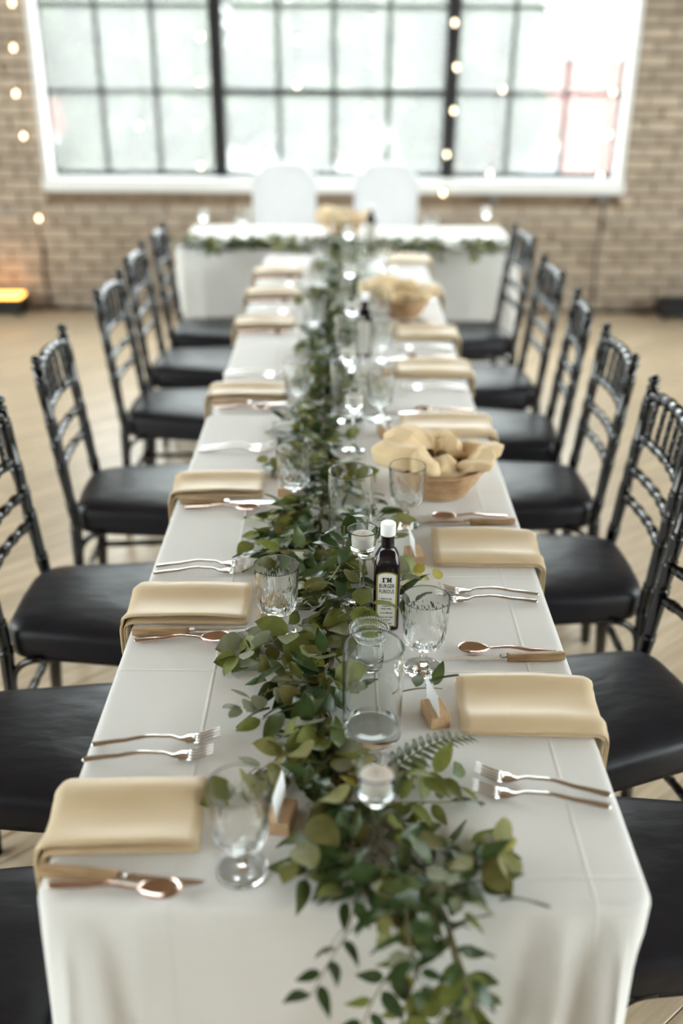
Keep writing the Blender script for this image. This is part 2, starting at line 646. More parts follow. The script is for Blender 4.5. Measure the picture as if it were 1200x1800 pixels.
# conduit and cables on the wall
tag(MB().tube([(-5, WY - .0235, .625), (0, WY - .0235, .622), (5, WY - .0235, .62)], .009, 8).build('conduit', MT['pipe']), 'thin painted conduit running along the brick wall below the sill', 'pipe')
for x, zt, lab in ((-2.02, .45, 'dark cable running down the brick wall near the amber uplight'), (1.70, .72, 'dark cable dropping from the sill clamp to the floor')):
    pts = [(x + .01 * math.sin(9 * t), WY - (.024 if x < 0 else .042), zt * (1 - t) + .012 * t) for t in [i / 12 for i in range(13)]]
    pts += [(x + .1, WY - .07, .008), (x + .25, WY - .12, .008)] if x < 0 else [(x + .15, WY - .08, .008), (x + .35, WY - .12, .008)]
    tag(MB().tube(pts, .007, 6).build('wall_cable', MT['cable']), lab, 'cable')
for x, lab in ((1.70, 'small grey clamp on the sill above the dangling cable'), (.985, 'small grey clamp under the sill near the low bulb')):
    t = thing('sill_clamp', lab, 'clamp', (x, WY - .03, .72))
    MB().bbox(-.028, .028, -.02, .015, 0, .05, .005).build('jaw', MT['legmetal'], t, False)
    MB().tube([(0, -.02, .025), (0, -.05, .02)], .008, 8).build('screw', MT['legmetal'], t)

# uplights
for x, lab, on in ((-2.27, 'black floor uplight with a glowing amber lens by the brick wall', 1), (2.26, 'unlit black floor uplight by the brick wall', 0)):
    t = thing('uplight', lab, 'uplight', (x, WY - .18, 0))
    MB().bbox(-.15, .15, -.09, .09, .02, .115, .018).build('housing', MT['fixture'], t, False)
    MB().bbox(-.13, .13, -.07, .07, .113, .13, .006).build('lens', MT['amber'] if on else MT['fixture'], t, False)
    for s in (-1, 1):
        MB().bbox(s * .1 - .02, s * .1 + .02, -.06, .06, 0, .022, .004).build('foot', MT['fixture'], t, False)

# string lights hanging in front of the wall and the window
strands = [(-2.02, [1.867, 1.623, 1.365, 1.116, .61], 'string of warm bulbs hanging against bare brick beside the window'),
           (-.90, [1.692, 1.437, 1.19, .941], 'string of warm bulbs beside the mullion nearer the amber uplight'),
           (-1.268, [1.183], 'single bulb strand over the panes near the red-roof view'),
           (-.305, [1.676, 1.421], 'string of two bulbs over the panes before one throne chair'),
           (.15, [1.785, 1.55, 1.296, 1.047], 'string of four bulbs over the middle panes'),
           (.67, [1.775, 1.53, 1.28, 1.02, .783], 'string of warm bulbs hanging over the mullion nearer the unlit uplight'),
           (.96, [1.405, .906], 'string of two bulbs between the bare mullion and the single-bulb strand'),
           (1.47, [1.479], 'single bulb strand over the panes near the red building'),
           (1.655, [1.395, 1.149, .899], 'string of three bulbs along the window edge above the sill clamp')]
bulb = MB().lathe([(.002, -.018), (.007, -.015), (.010, -.007), (.010, .002), (.007, .010), (.005, .016)], 12).mesh('bulb', MT['bulb'])
sock = MB().lathe([(.006, .014), (.0075, .016), (.0075, .034), (.003, .04)], 8).mesh('socket', MT['cable'])
for x, zs, lab in strands:
    t = thing('string_light', lab, 'string light', (x, WY - .08, min(zs) - .03), 0, 'string lights over the window')
    z0 = min(zs) - .03
    pts = [(.02 * math.sin(2.1 * k), 0, k * .26) for k in range(int((4.15 - z0) / .26) + 1)]
    MB().tube(pts, .0018, 5).build('cord', MT['cable'], t)
    for k, z in enumerate(zs):
        dx = .025 * math.sin(5 * z + x)
        link('bulb', bulb, t, Matrix.Translation((dx, 0, z - z0)))
        link('socket', sock, t, Matrix.Translation((dx, 0, z - z0)))

# ================================================================== OUTSIDE the window
GZ = -2.6
MT['pavement'] = mat('pale_pavement', (.15, .15, .145), .9)
MT['redbrick'] = mat('red_building', (.20, .075, .06), .9)
MT['roofing'] = mat('pale_roof', (.6, .58, .56), .8)
MT['bark'] = mat('bark', (.16, .12, .08), .9)
MT['treeleaf'] = leafmat('tree_leaf', (.045, .065, .03), (.075, .10, .05), .6, .3)
MT['winglass'] = mat('dark_window_glass', (.12, .14, .16), .1)
tag(MB().box(-60, 60, -60, 70, GZ - .2, GZ).build('outside_ground', MT['pavement']), 'pale yard outside the factory window', 'ground', kind='structure')
for x0, x1, y0, y1, zt, lab in ((2.6, 12.5, 21, 27, 1.42, 'long red brick building outside beyond the window edge'), (-14, -5.0, 22, 28, 1.55, 'red brick building outside beyond the bulb-hung brick')):
    t = thing('brick_building', lab, 'building', ((x0 + x1) / 2, y0, GZ))
    w = (x1 - x0) / 2
    MB().box(-w, w, 0, y1 - y0, 0, zt - GZ - .15).build('facade', MT['redbrick'], t, False)
    MB().box(-w - .1, w + .1, -.1, y1 - y0 + .1, zt - GZ - .15, zt - GZ).build('roof', MT['roofing'], t, False)
    for k in range(4):
        xx = -w + (k + .5) * 2 * w / 4
        f = MB().box(xx - .5, xx + .5, -.06, .02, 1.0, 2.3).build('window', MT['paint'], t, False)
        MB().box(xx - .43, xx + .43, -.075, -.05, 1.07, 2.23).build('pane', MT['winglass'], f, False)


def tree(x, y, h, r, label, seed, zc=None):
    rnd = random.Random(seed)
    t = thing('leafy_tree', label, 'tree', (x, y, GZ), 0, 'trees outside the window')
    tb = MB().tube([(0, 0, 0), (.05, 0, h * .3), (0, .05, h * .6), (0, 0, h * .85)], [.16, .13, .09, .03], 8)
    for k in range(7):
        a = k * 2.4
        z0 = h * (.3 + .06 * k)
        tb.tube([(0, 0, z0), (math.cos(a) * r * .4, math.sin(a) * r * .4, z0 + h * .12), (math.cos(a) * r * .8, math.sin(a) * r * .8, z0 + h * .2)], [.05, .035, .01], 6)
    tb.build('trunk', MT['bark'], t)
    lb = MB()
    blobs = [(Vector((rnd.gauss(0, r * .45), rnd.gauss(0, r * .45), h * rnd.uniform(.3, .92))), r * rnd.uniform(.35, .6)) for _ in range(16)]
    for c, br in blobs:
        for _ in range(230):
            d = Vector((rnd.gauss(0, 1), rnd.gauss(0, 1), rnd.gauss(0, 1))).normalized() * br * rnd.random() ** .4
            p = c + d
            a = Vector((rnd.gauss(0, 1), rnd.gauss(0, 1), rnd.gauss(0, .6))).normalized()
            b_ = a.orthogonal().normalized()
            s = rnd.uniform(.16, .26)
            lb.add([p - a * s, p + b_ * s * .6, p + a * s, p - b_ * s * .6], [(0, 1, 2, 3)])
    tag(lb.build('foliage', MT['treeleaf'], t), kind='stuff')


tree(-3.2, 15.0, 5.6, 1.25, 'leafy tree outside behind the mullion nearer the amber uplight', 1)
tree(-.5, 18.5, 6.0, 1.3, 'leafy tree outside behind the middle panes', 2)
tree(-6.8, 18.8, 5.2, 1.2, 'leafy tree outside just before the red building by the bulb-hung brick', 3)
tree(1.45, 14.0, 5.2, .95, 'leafy tree outside before the end of the long red building', 4)
tree(-3.4, 25.5, 6.2, 1.5, 'distant leafy tree outside between the two red buildings, fuller crown', 5)
tree(.9, 29.5, 6.0, 1.2, 'distant leafy tree outside beside the long red building', 6)

# ================================================================== TABLES AND CLOTHS
TZ = .76            # top of the cloth
TX0, TX1 = -.374, .389


def folding_table(x0, x1, y0, y1, label):
    t = thing('folding_table', label, 'table', ((x0 + x1) / 2, (y0 + y1) / 2, 0))
    w, d = (x1 - x0) / 2 - .012, (y1 - y0) / 2 - .012
    MB().bbox(-w, w, -d, d, TZ - .045, TZ - .004, .006).build('table_top', MT['tabletop'], t, False)
    for sx_ in (-1, 1):
        for sy in (-1, 1):
            MB().tube([(sx_ * (w - .14), sy * (d - .2), 0), (sx_ * (w - .14), sy * (d - .2), TZ - .045)], .014, 8).build('leg', MT['legmetal'], t)


def tablecloth(x0, x1, y0, y1, zb, label, rc=.035, amp=(.03, .006, .0, .006), seed=1, flare=(.02, .004, .0, .004), ridges=()):
    """cloth with a flat top, rolled edge and a hanging skirt; amp and flare: front, right, back, left"""
    pts = []
    step = .012

    def seg(a, b, nrm, side):
        n_ = max(2, int((Vector(b) - Vector(a)).length / step))
        for i in range(n_):
            p = Vector(a).lerp(Vector(b), i / n_)
            pts.append((p, Vector(nrm), side, 0.))

    def arc(c, a0, s0, s1):
        for i in range(12):
            a = a0 + PI / 2 * i / 12
            k = i / 12
            nrm = Vector((math.cos(a), math.sin(a)))
            pts.append((Vector(c) + nrm * rc, nrm, (s0, s1, k), math.sin(PI * k)))
    seg((x0 + rc, y0), (x1 - rc, y0), (0, -1), 0)
    arc((x1 - rc, y0 + rc), -PI / 2, 0, 1)
    seg((x1, y0 + rc), (x1, y1 - rc), (1, 0), 1)
    arc((x1 - rc, y1 - rc), 0, 1, 2)
    seg((x1 - rc, y1), (x0 + rc, y1), (0, 1), 2)
    arc((x0 + rc, y1 - rc), PI / 2, 2, 3)
    seg((x0, y1 - rc), (x0, y0 + rc), (-1, 0), 3)
    arc((x0 + rc, y0 + rc), PI, 3, 0)
    n_ = len(pts)
    re = .016
    rings = []
    for k in range(6):
        a = PI / 2 * k / 5
        rings.append((-re + re * math.sin(a), TZ - re + re * math.cos(a), 0))
    hh = TZ - re - zb
    for k in range(1, 17):
        rings.append((0, TZ - re - hh * (k / 16), k / 16))
    mb = MB()
    vs = []
    # arc length and corner closeness
    cs = [Vector((x1 - rc, y0)), Vector((x0 + rc, y0)), Vector((x1 - rc, y1)), Vector((x0 + rc, y1))]
    for ri, (o, z, t) in enumerate([(-re - .010, TZ, 0)] + rings):
        for i, (p, nrm, side, cr) in enumerate(pts):
            s = i * step
            if isinstance(side, tuple):
                A = amp[side[0]] * (1 - side[2]) + amp[side[1]] * side[2]
                F = flare[side[0]] * (1 - side[2]) + flare[side[1]] * side[2]
            else:
                A, F = amp[side], flare[side]
            fold = 0
            if t > 0 and A > 0:
                w = noise.noise(Vector((s * 5.5, seed * 3.1, t * .5)))
                w2 = noise.noise(Vector((s * 14, seed * 7.7, t * .8)))
                fold = A * (w * 1.2 + w2 * .5 + .25) * t ** .6
                dc = min((p - c).length for c in cs[:2])
                if side == 0 or isinstance(side, tuple):
                    fold += A * 1.1 * math.exp(-(dc / .10) ** 2) * (.5 + .5 * math.cos(dc * 60)) * t ** .5
            if ridges and side == 0 and t > 0:
                for rx, rw, ra, lean in ridges:
                    fold += ra * math.exp(-((p.x - rx - lean * t) / rw) ** 2) * t ** .35
            dist = o + (F * t if F > 0 else F * min(1, max(0, (t - .06) / .28))) + fold
            q = p + nrm * dist
            vs.append((q.x, q.y, z))
    nr = len(rings) + 1
    fs = [tuple(range(n_))]
    for r_ in range(nr - 1):
        for i in range(n_):
            j = (i + 1) % n_
            fs.append((r_ * n_ + j, r_ * n_ + i, (r_ + 1) * n_ + i, (r_ + 1) * n_ + j))
    mb.add(vs, fs)
    o = mb.build('tablecloth', MT['cloth'])
    tag(o, label, 'tablecloth', 'white tablecloths')
    return o


folding_table(TX0, TX1, .895, 2.625, 'folding table under the white cloth at the garland tail')
folding_table(TX0, TX1, 2.665, 4.83, 'folding table under the white cloth touching the head table')
folding_table(-.82, .865, 4.95, 5.6, 'folding head table under white cloth before the white throne chairs')
tablecloth(TX0 - .006, TX1 + .004, .885, 2.632, .03, 'white tablecloth under the garland tail, bottle and nearest goblets', amp=(.03, .005, .0, .005), seed=2, flare=(.02, -.066, 0, .004), ridges=((.345, .020, .045, .01), (.28, .024, .034, -.04), (.21, .028, .022, -.06), (-.33, .02, .04, -.01), (-.26, .026, .024, .04)))
tablecloth(TX0 + .004, TX1 - .003, 2.655, 4.84, .03, 'white tablecloth on the table that joins the head table', amp=(0, .005, .0, .005), flare=(0, -.066, 0, .004), seed=3)
tablecloth(-.825, .87, 4.93, 5.61, .03, 'white tablecloth on the head table before the white throne chairs', amp=(.006, .012, .01, .012), flare=(.0, .01, .01, .01), seed=4)

# ================================================================== CHIAVARI CHAIRS


def make_chair():
    t = thing('chiavari_chair', 'x', 'chair')
    L = MT['lacquer']
    XB, XT = -.185, -.237
    for s in (-1, 1):
        p = [(-.205, s * .168, 0), (-.192, s * .167, .22), (XB, s * .166, .44), (XB - .028, s * .163, .68), (XT, s * .16, .895)]
        beaded(p, .0145, [.235, .47, .55, .69, .76, .835, .965], 12).build('back_post', L, t)
        MB().lathe([(.011, 0), (.017, .004), (.017, .010), (.009, .014), (.010, .018), (.0155, .024), (.016, .031), (.011, .038), (.003, .041)], 14, (XT - .0015, s * .16, .893)).build('finial', L, t)
        beaded([(.168, s * .19, 0), (.165, s * .188, .41)], .0145, [.3, .52, .93], 12).build('front_leg', L, t)
        for z in (.185, .275):
            beaded([(-.193, s * .167, z), (.166, s * .189, z)], .0095, [.25, .5, .75], 8).build('side_stretcher', L, t)
        # curved braces below the seat
        MB().tube(bez((.158, s * .186, .33), (.15, s * .182, .395), (.09, s * .182, .40), 6), .009, 6).build('brace', L, t)
        MB().tube(bez((-.182, s * .166, .32), (-.175, s * .17, .395), (-.10, s * .172, .40), 6), .009, 6).build('brace', L, t)

    def rail(z, xs, bow, r, beads, nm):
        k = (z - .44) / (.895 - .44)
        x = XB + (XT - XB) * k
        y = .166 - .006 * k
        pts = bez((x, -y, z), (x - bow * 2, 0, z + xs), (x, y, z), 14)
        beaded(pts, r, beads, 10).build(nm, L, t)
        return x
    rail(.880, .028, .016, .0135, [.2, .35, .5, .65, .8], 'top_rail')
    for z in (.765, .672, .592):
        rail(z, .004, .016, .0112, [.14, .32, .5, .68, .86], 'back_rail')
    for k in range(6):
        u = (k + .9) / 6.8
        y = (u - .5) * 2 * .160
        bow = .016 * 4 * u * (1 - u)
        za = .765
        zb = .882 + .028 * 2 * u * (1 - u)
        kb, kt = (za - .44) / .455, (zb - .44) / .455
        beaded([(XB + (XT - XB) * kb - bow, y, za), (XB + (XT - XB) * kt - bow, y, zb)], .0068, [.22, .5, .78], 8).build('spindle', L, t)
    for z in (.20, .29):
        beaded([(.166, -.188, z), (.166, .188, z)], .0095, [.3, .5, .7], 8).build('front_stretcher', L, t)
    beaded([(-.193, -.166, .21), (-.193, .166, .21)], .0095, [.3, .5, .7], 8).build('back_stretcher', L, t)

    def outline(sc, n_=56):
        out = []
        for i in range(n_):
            a = 2 * PI * i / n_
            e = .32
            cx, cyy = math.cos(a), math.sin(a)
            x = math.copysign(abs(cx) ** e, cx)
            y = math.copysign(abs(cyy) ** e, cyy)
            xx = x * .187 * sc
            yy = y * (.176 + .021 * x) * sc
            out.append((xx - .004, yy))
        return out
    b = MB()
    n_ = 56
    vs, fs = [], []
    for sc, z in ((.80, .392), (1.0, .392), (1.0, .432), (.80, .432)):
        vs += [(x, y, z) for x, y in outline(sc)]
    for r_ in range(4):
        for i in range(n_):
            j = (i + 1) % n_
            q = (r_ + 1) % 4
            fs.append((r_ * n_ + i, r_ * n_ + j, q * n_ + j, q * n_ + i))
    b.add(vs, fs, True).build('seat_frame', L, t)
    b = MB()
    vs, fs = [], []
    rings = [(.12, .489), (.3, .4885), (.5, .486), (.7, .482), (.85, .477), (.95, .470), (1.0, .461), (1.022, .450), (1.022, .438), (1.015, .412), (1.012, .396), (.99, .396)]
    for ri, (sc, z) in enumerate(rings):
        for i, (x, y) in enumerate(outline(sc)):
            w = noise.noise(Vector((x * 14, y * 14, 2.3))) * .003
            if 6 <= ri <= 9:
                w += noise.noise(Vector((x * 45, y * 45, z * 20))) * .0035
            k = 1 + (w * 1.2 if ri >= 6 else 0)
            vs.append((x * k, y * k, z + (w if ri < 7 else w * .6)))
    nr = len(rings)
    for r_ in range(nr - 1):
        for i in range(n_):
            j = (i + 1) % n_
            fs.append((r_ * n_ + j, r_ * n_ + i, (r_ + 1) * n_ + i, (r_ + 1) * n_ + j))
    fs.append(tuple(range(n_)))
    fs.append(tuple((nr - 1) * n_ + i for i in range(n_ - 1, -1, -1)))
    b.add(vs, fs).build('seat_cushion', MT['satin'], t)
    return t


chair = make_chair()
used = []
LEFT = [(-.595, 4.58, 2), (-.605, 4.07, 0), (-.595, 3.52, -2), (-.597, 2.765, 2), (-.595, 2.11, -1), (-.592, 1.57, 1), (-.60, 1.055, 0)]
RIGHT = [(.575, 4.54, 6), (.568, 3.845, 2), (.562, 3.30, -6), (.566, 2.81, 0), (.57, 2.295, 1), (.56, 1.705, 15), (.58, 1.235, 0)]
for side, lst in ((-1, LEFT), (1, RIGHT)):
    for i, (x, y, a) in enumerate(lst):
        place(chair, used, (x, y, 0), R(a) + (PI if side > 0 else 0), 'black chiavari chair, %s from the head table, %s' % (ORD[i], SIDE[side]), 'black chiavari chairs along the long table')

# white throne chairs behind the head table


def throne(x, label):
    t = thing('throne_chair', label, 'chair', (x, 6.03, 0), 0, 'white throne chairs')
    w = .186
    pr = [(-w, .40), (w, .40), (w, .972), (w * .86, .976), (w * .76, .99), (w * .66, 1.018), (w * .52, 1.036), (w * .3, 1.043), (-w * .3, 1.043), (-w * .52, 1.036), (-w * .66, 1.018), (-w * .76, .99), (-w * .86, .976), (-w, .972)]
    MB().poly(pr, -.03, .04, lambda a, b, c: (a, c, b)).build('backrest', MT['throne'], t, False)
    ip = [(a * .84, .43 + (b - .40) * .945) for a, b in pr]
    MB().poly(ip, -.042, -.028, lambda a, b, c: (a, c, b)).build('back_panel', MT['throne'], t, False)
    for bx in (-.09, 0, .09):
        for bz in (.6, .74, .88):
            MB().lathe([(.012, 0), (.009, .004), (.002, .006)], 10).build('tuft_button', MT['throne'], t).matrix_local = Matrix.Translation((bx, -.042, bz)) @ Matrix.Rotation(R(90), 4, 'X')
    MB().bbox(-w, w, -.35, -.03, .36, .48, .03).build('seat', MT['throne'], t, False)
    for sx_ in (-1, 1):
        for y in (-.31, .0):
            MB().tube([(sx_ * .15, y, 0), (sx_ * .155, y, .37)], [.016, .026], 8).build('leg', MT['throne'], t)


throne(-.345, 'white throne chair behind the head table, on the amber-uplight half')
throne(.248, 'white throne chair behind the head table, behind the dark sauce bottle')

# ================================================================== TABLEWARE


def sweep(us, sect):
    """loft closed sections; sect(u) -> list of points"""
    b = MB()
    vs, fs = [], []
    S = [sect(u) for u in us]
    n_ = len(S[0])
    for s in S:
        vs += s
    for i in range(len(us) - 1):
        for k in range(n_):
            j = (k + 1) % n_
            fs.append((i * n_ + k, i * n_ + j, (i + 1) * n_ + j, (i + 1) * n_ + k))
    fs.append(tuple(range(n_ - 1, -1, -1)))
    fs.append(tuple((len(us) - 1) * n_ + k for k in range(n_)))
    return b.add(vs, fs)


def lerp_tab(tab, u):
    for (a, va), (b, vb) in zip(tab, tab[1:]):
        if u <= b:
            k = (u - a) / (b - a)
            k = k * k * (3 - 2 * k)
            return va + (vb - va) * k
    return tab[-1][1]


def oval(u, w, z, t, n_=10):
    return [(u, w * math.cos(2 * PI * k / n_), z + t * math.sin(2 * PI * k / n_)) for k in range(n_)]


def make_fork():
    t = thing('fork', 'x', 'fork')
    W = [(0, .0045), (.004, .0068), (.05, .0052), (.10, .0032), (.125, .003), (.134, .006), (.142, .0115), (.155, .0125)]
    Z = [(0, .0035), (.04, .007), (.085, .0125), (.115, .010), (.135, .0035), (.155, .003)]
    us = [0, .002, .006, .02, .035, .05, .065, .08, .09, .1, .11, .118, .125, .13, .134, .138, .142, .147, .155]
    sweep(us, lambda u: oval(u, lerp_tab(W, u), lerp_tab(Z, u), .0016 if u > .125 else .0024)).build('handle', MT['metal'], t)
    for k in range(4):
        y = (k - 1.5) * .0066
        pts = [(.152, y, .003), (.165, y, .0045), (.178, y * .98, .0085), (.192, y * .96, .0145)]
        MB().tube(pts, [.0024, .0021, .0019, .0011], 6, True, (1, .6)).build('tine', MT['metal'], t)
    return t


def make_spoon():
    t = thing('spoon', 'x', 'spoon')
    W = [(0, .0045), (.004, .0068), (.05, .005), (.095, .003), (.118, .0028)]
    Z = [(0, .0035), (.04, .006), (.08, .012), (.105, .010), (.118, .007)]
    us = [0, .002, .006, .02, .035, .05, .065, .08, .09, .1, .11, .118]
    sweep(us, lambda u: oval(u, lerp_tab(W, u), lerp_tab(Z, u), .0022)).build('handle', MT['warm_spoon'], t)

    def bowl(off):
        def fn(i, j):
            a = 2 * PI * j
            r = i
            x = .142 + .027 * r * math.cos(a)
            y = .0175 * r * math.sin(a) * (1 + .12 * math.cos(a))
            return (x, y, .0012 + off + .0075 * r * r + .001 * math.cos(a) * r)
        return fn
    b = MB().grid(8, 24, bowl(.0012))
    b.grid(8, 24, bowl(0))
    n_ = 25
    o1, o2 = 8 * 25, 9 * 25 + 8 * 25
    b.f += [(o1 + j, o1 + j + 1, o2 + j + 1, o2 + j) for j in range(24)]
    b.build('bowl', MT['warm_spoon'], t)
    return t


def make_knife():
    t = thing('steak_knife', 'x', 'knife')
    W = [(0, .006), (.006, .0092), (.05, .0088), (.098, .0078), (.1, .007)]
    us = [0, .002, .006, .02, .05, .08, .094, .1]

    def sec(u):
        w, h = lerp_tab(W, u), .0062
        z = .0066
        return [(u, y, z + zz) for y, zz in ((-w, -h + .0025), (-w + .0025, -h), (w - .0025, -h), (w, -h + .0025), (w, h - .0025), (w - .0025, h), (-w + .0025, h), (-w, h - .0025))]
    sweep(us, sec).build('handle', MT['kwood'], t)
    MB().bbox(.0995, .112, -.0065, .0065, .002, .011, .0015).build('bolster', MT['metal'], t, False)
    pr = [(.111, -.0055), (.150, -.0085), (.185, -.0075), (.208, -.001), (.214, .004), (.205, .0058), (.111, .0058)]
    MB().poly(pr, .0055, .0072).build('blade', MT['metal'], t, False)
    return t


def make_goblet():
    t = thing('goblet', 'x', 'goblet')
    prof = [(.0005, 0), (.031, 0), (.0335, .0008), (.0335, .0022), (.028, .0042), (.014, .0075), (.0075, .013), (.0062, .024), (.0068, .034), (.0115, .041),
            (.022, .0455), (.0305, .052), (.0342, .063), (.0358, .080), (.0372, .096), (.0385, .112), (.0393, .126), (.0397, .1372), (.0397, .1385), (.0392, .1396), (.0386, .1385), (.0385, .1372),
            (.0374, .126), (.0360, .110), (.0342, .092), (.0322, .074), (.0295, .061), (.023, .054), (.012, .0505), (.0005, .0495)]
    N = 40

    def rf(i, k):
        if i in (6, 7, 8):      # six sided stem
            m_ = 2 * PI / 8
            a = (2 * PI * k / N) % m_ - m_ / 2
            return math.cos(m_ / 2) / math.cos(a) * 1.04
        if 10 <= i <= 15:       # cut flutes, each ring shifted
            ph = (k + (2 if i % 2 else 0)) % 4
            d = (.0, .5, 1, .5)[ph]
            return 1 + (.055 if i < 14 else .03) * (d - .5)
        return 1
    MB().lathe(prof, N, rf=rf, flatrows=(6, 7, 9, 10, 11, 12, 13, 14)).build('bowl_and_stem', MT['glass'], t)
    return t


def make_place_card():
    t = thing('place_card_holder', 'x', 'place card')
    MB().bbox(-.016, .016, -.026, .026, 0, .021, .0012).build('block', MT['block'], t, False)
    MB().box(-.0006, .0006, -.024, .034, .012, .062, Matrix.Rotation(R(-6), 4, 'Y')).build('card', MT['card'], t, False)
    return t


def napkin(side, y, xin, yaw, label, w=.14, seed=0, hang=.05):
    """folded napkin lying across the table edge, its outer end hanging down"""
    L_ = (TX1 - xin) if side > 0 else (xin - TX0)
    rr = .013
    path = []
    for i in range(13):
        path.append((L_ * i / 12 * 1.0, 0., 0.))
    for i in range(1, 7):
        a = PI / 2 * i / 6
        path.append((L_ + rr * math.sin(a), rr - rr * math.cos(a), a))
    for i in range(1, 5):
        path.append((L_ + rr, rr + hang * i / 4, PI / 2))
    mb = MB()
    base = 0.0012
    for lay, (t0, ins, dw) in enumerate(((.003, .003, .004), (.003, .0, .0), (.004, .0015, .002))):
        ny = 14
        zoff = sum((.0032, .0032, 0)[:lay]) + base

        def sect(pi):
            u, d, a = path[pi]
            out = []
            kx = u / (L_ + rr)
            prof_top, prof_bot = [], []
            for j in range(ny + 1):
                v = j / ny
                yy = (v - .5) * (w - dw)
                puff = 0
                if lay == 2:
                    puff = .011 * math.exp(-((v - .20) / .16) ** 2) + .014 * math.exp(-((v - 1.0) / .20) ** 2)
                    puff *= (.55 + .45 * math.sin(PI * min(1, max(0, kx)) * .9 + .2)) * (1 if a < .8 else .4)
                    puff += .0016 * noise.noise(Vector((u * 18, v * 3, seed)))
                e = min(1, min(v, 1 - v) * 10) ** .5
                th = t0 * (.35 + .65 * e)
                prof_top.append((yy, zoff + t0 * .5 + th * .5 + puff))
                prof_bot.append((yy, zoff + t0 * .5 - th * .5 + (max(0, puff - .001) if lay == 2 else 0)))
            pr = prof_top + prof_bot[::-1]
            for yy, h in pr:
                # offset along the surface normal of the bent path
                x_ = u + h * math.sin(a) + ins * (1 if u < .001 else 0)
                z_ = -d + h * math.cos(a)
                out.append((x_, yy, z_))
            return out
        s = sweep(range(len(path)), sect)
        mb.add(s.v, s.f)
    o = mb.build('napkin', MT['napkin'])
    o.location = (xin, y, TZ)
    o.rotation_euler = (0, 0, (PI if side < 0 else 0) + R(yaw))
    tag(o, label, 'napkin', 'folded cream napkins')
    return o


fork, spoon, knife, goblet, card = make_fork(), make_spoon(), make_knife(), make_goblet(), make_place_card()
uf, us_, uk, ug, uc = [], [], [], [], []
# per setting: napkin y, napkin inner x, yaw, forks [(x_handle, y, angle)], knife, spoon, goblet (x,y), card (x,y,yaw)
SET = {
    -1: [dict(n=4.42, g=(-.095, 4.48), c=None), dict(n=4.03, g=(-.093, 3.99), c=None), dict(n=3.57, g=(-.10, 3.41), c=None),
         dict(n=2.80, nx=-.16, g=(-.128, 2.675), c=(-.14, 2.86, 10)),
         dict(n=2.135, nx=-.182, yaw=2, f=[(-.365, 2.342, 3), (-.362, 2.362, 6)], k=(-.366, 2.037, -2), s=(-.352, 2.007, -2), g=(-.107, 2.034), c=(-.128, 2.095, -8)),
         dict(n=1.592, nx=-.168, yaw=0, f=[(-.371, 1.737, 5), (-.372, 1.708, 5)], k=(-.370, 1.492, 2), s=(-.362, 1.470, 1), g=(-.112, 1.500), c=(-.128, 1.57, -6)),
         dict(n=1.040, nx=-.186, yaw=2, f=[(-.372, 1.186, 6), (-.378, 1.152, 4)], k=(-.380, .936, -6), s=(-.364, .911, -4, 'on the blade'), g=(-.124, .945), c=(-.078, 1.03, -10))],
    1: [dict(n=4.68, g=(.17, 4.46), c=None), dict(n=4.08, g=(.118, 4.0), c=None), dict(n=3.435, nx=.185, g=(.134, 3.53), c=None),
        dict(n=3.02, nx=.165, g=(.127, 3.125), c=(.136, 2.945, 5)),
        dict(n=2.515, nx=.16, g=(.104, 2.583), c=(.115, 2.47, 12)),
        dict(n=1.815, nx=.188, yaw=-1, f=[(.377, 1.637, 176), (.37, 1.610, 178)], k=(.379, 1.944, 184), s=(.368, 1.9735, 184), g=(.140, 1.938), c=(.148, 1.775, 8)),
        dict(n=1.283, nx=.186, yaw=-1, f=[(.381, 1.083, 166), (.375, 1.060, 170)], k=(.384, 1.424, 183), s=(.372, 1.441, 179), g=(.139, 1.394), c=(.148, 1.258, 14))],
}
rnd = random.Random(5)
for side in (-1, 1):
    for i, d in enumerate(SET[side]):
        wh = '%s setting from head table, %s' % (ORD[i], SIDE[side])
        ny = d['n']
        nx = d.get('nx', side * .17)
        napkin(side, ny, nx, d.get('yaw', rnd.uniform(-2, 2)), 'folded cream napkin, ' + wh, seed=i * 3.3 + side)
        hx = side * .37
        base_a = 180 if side > 0 else 0
        fa_ = base_a + rnd.uniform(-2, 2)
        fs_ = d.get('f') or [(hx, ny - side * .155, fa_), (hx, ny - side * .186, fa_ + rnd.uniform(-.5, .5))]
        fs_ = sorted(fs_, key=lambda f_: abs(f_[1] - ny))
        for (fx, fy, fa), wd in zip(fs_, ('nearer', 'farther from')):
            place(fork, uf, (fx, fy, TZ + .0006), R(fa), 'fork %s napkin, %s' % (wd, wh), 'silver forks', 'fork')
        ka_ = base_a + rnd.uniform(-2, 2)
        k_ = d.get('k') or (hx, ny + side * .105, ka_)
        place(knife, uk, (k_[0], k_[1], TZ + .0006), R(k_[2]), 'wood-handled steak knife, ' + wh, 'wood-handled steak knives', 'knife')
        s_ = d.get('s') or (hx, ny + side * .136, ka_)
        place(spoon, us_, (s_[0], s_[1], TZ + (.0042 if len(s_) > 3 else .0006)), R(s_[2]), 'warm-tinted spoon, ' + wh, 'warm-tinted spoons', 'spoon')
        gx, gy = d['g']
        place(goblet, ug, (gx, gy, TZ + .0003), rnd.uniform(0, .6), 'cut-glass goblet, ' + wh, 'cut-glass goblets', 'goblet')
        if d['c']:
            place(card, uc, (d['c'][0], d['c'][1], TZ + .0003), R(d['c'][2]), 'white card in wooden block, ' + wh, 'place cards in wooden blocks', 'place card')
for x, y, lab in ((-.52, 5.27, 'goblet on the head table before the throne chair on the amber-uplight half'), (.44, 5.10, 'goblet on the head table beside the throne chair behind the sauce bottle')):
    place(goblet, ug, (x, y, TZ + .0003), 0, lab, 'cut-glass goblets', 'goblet')

# tall glass cylinders


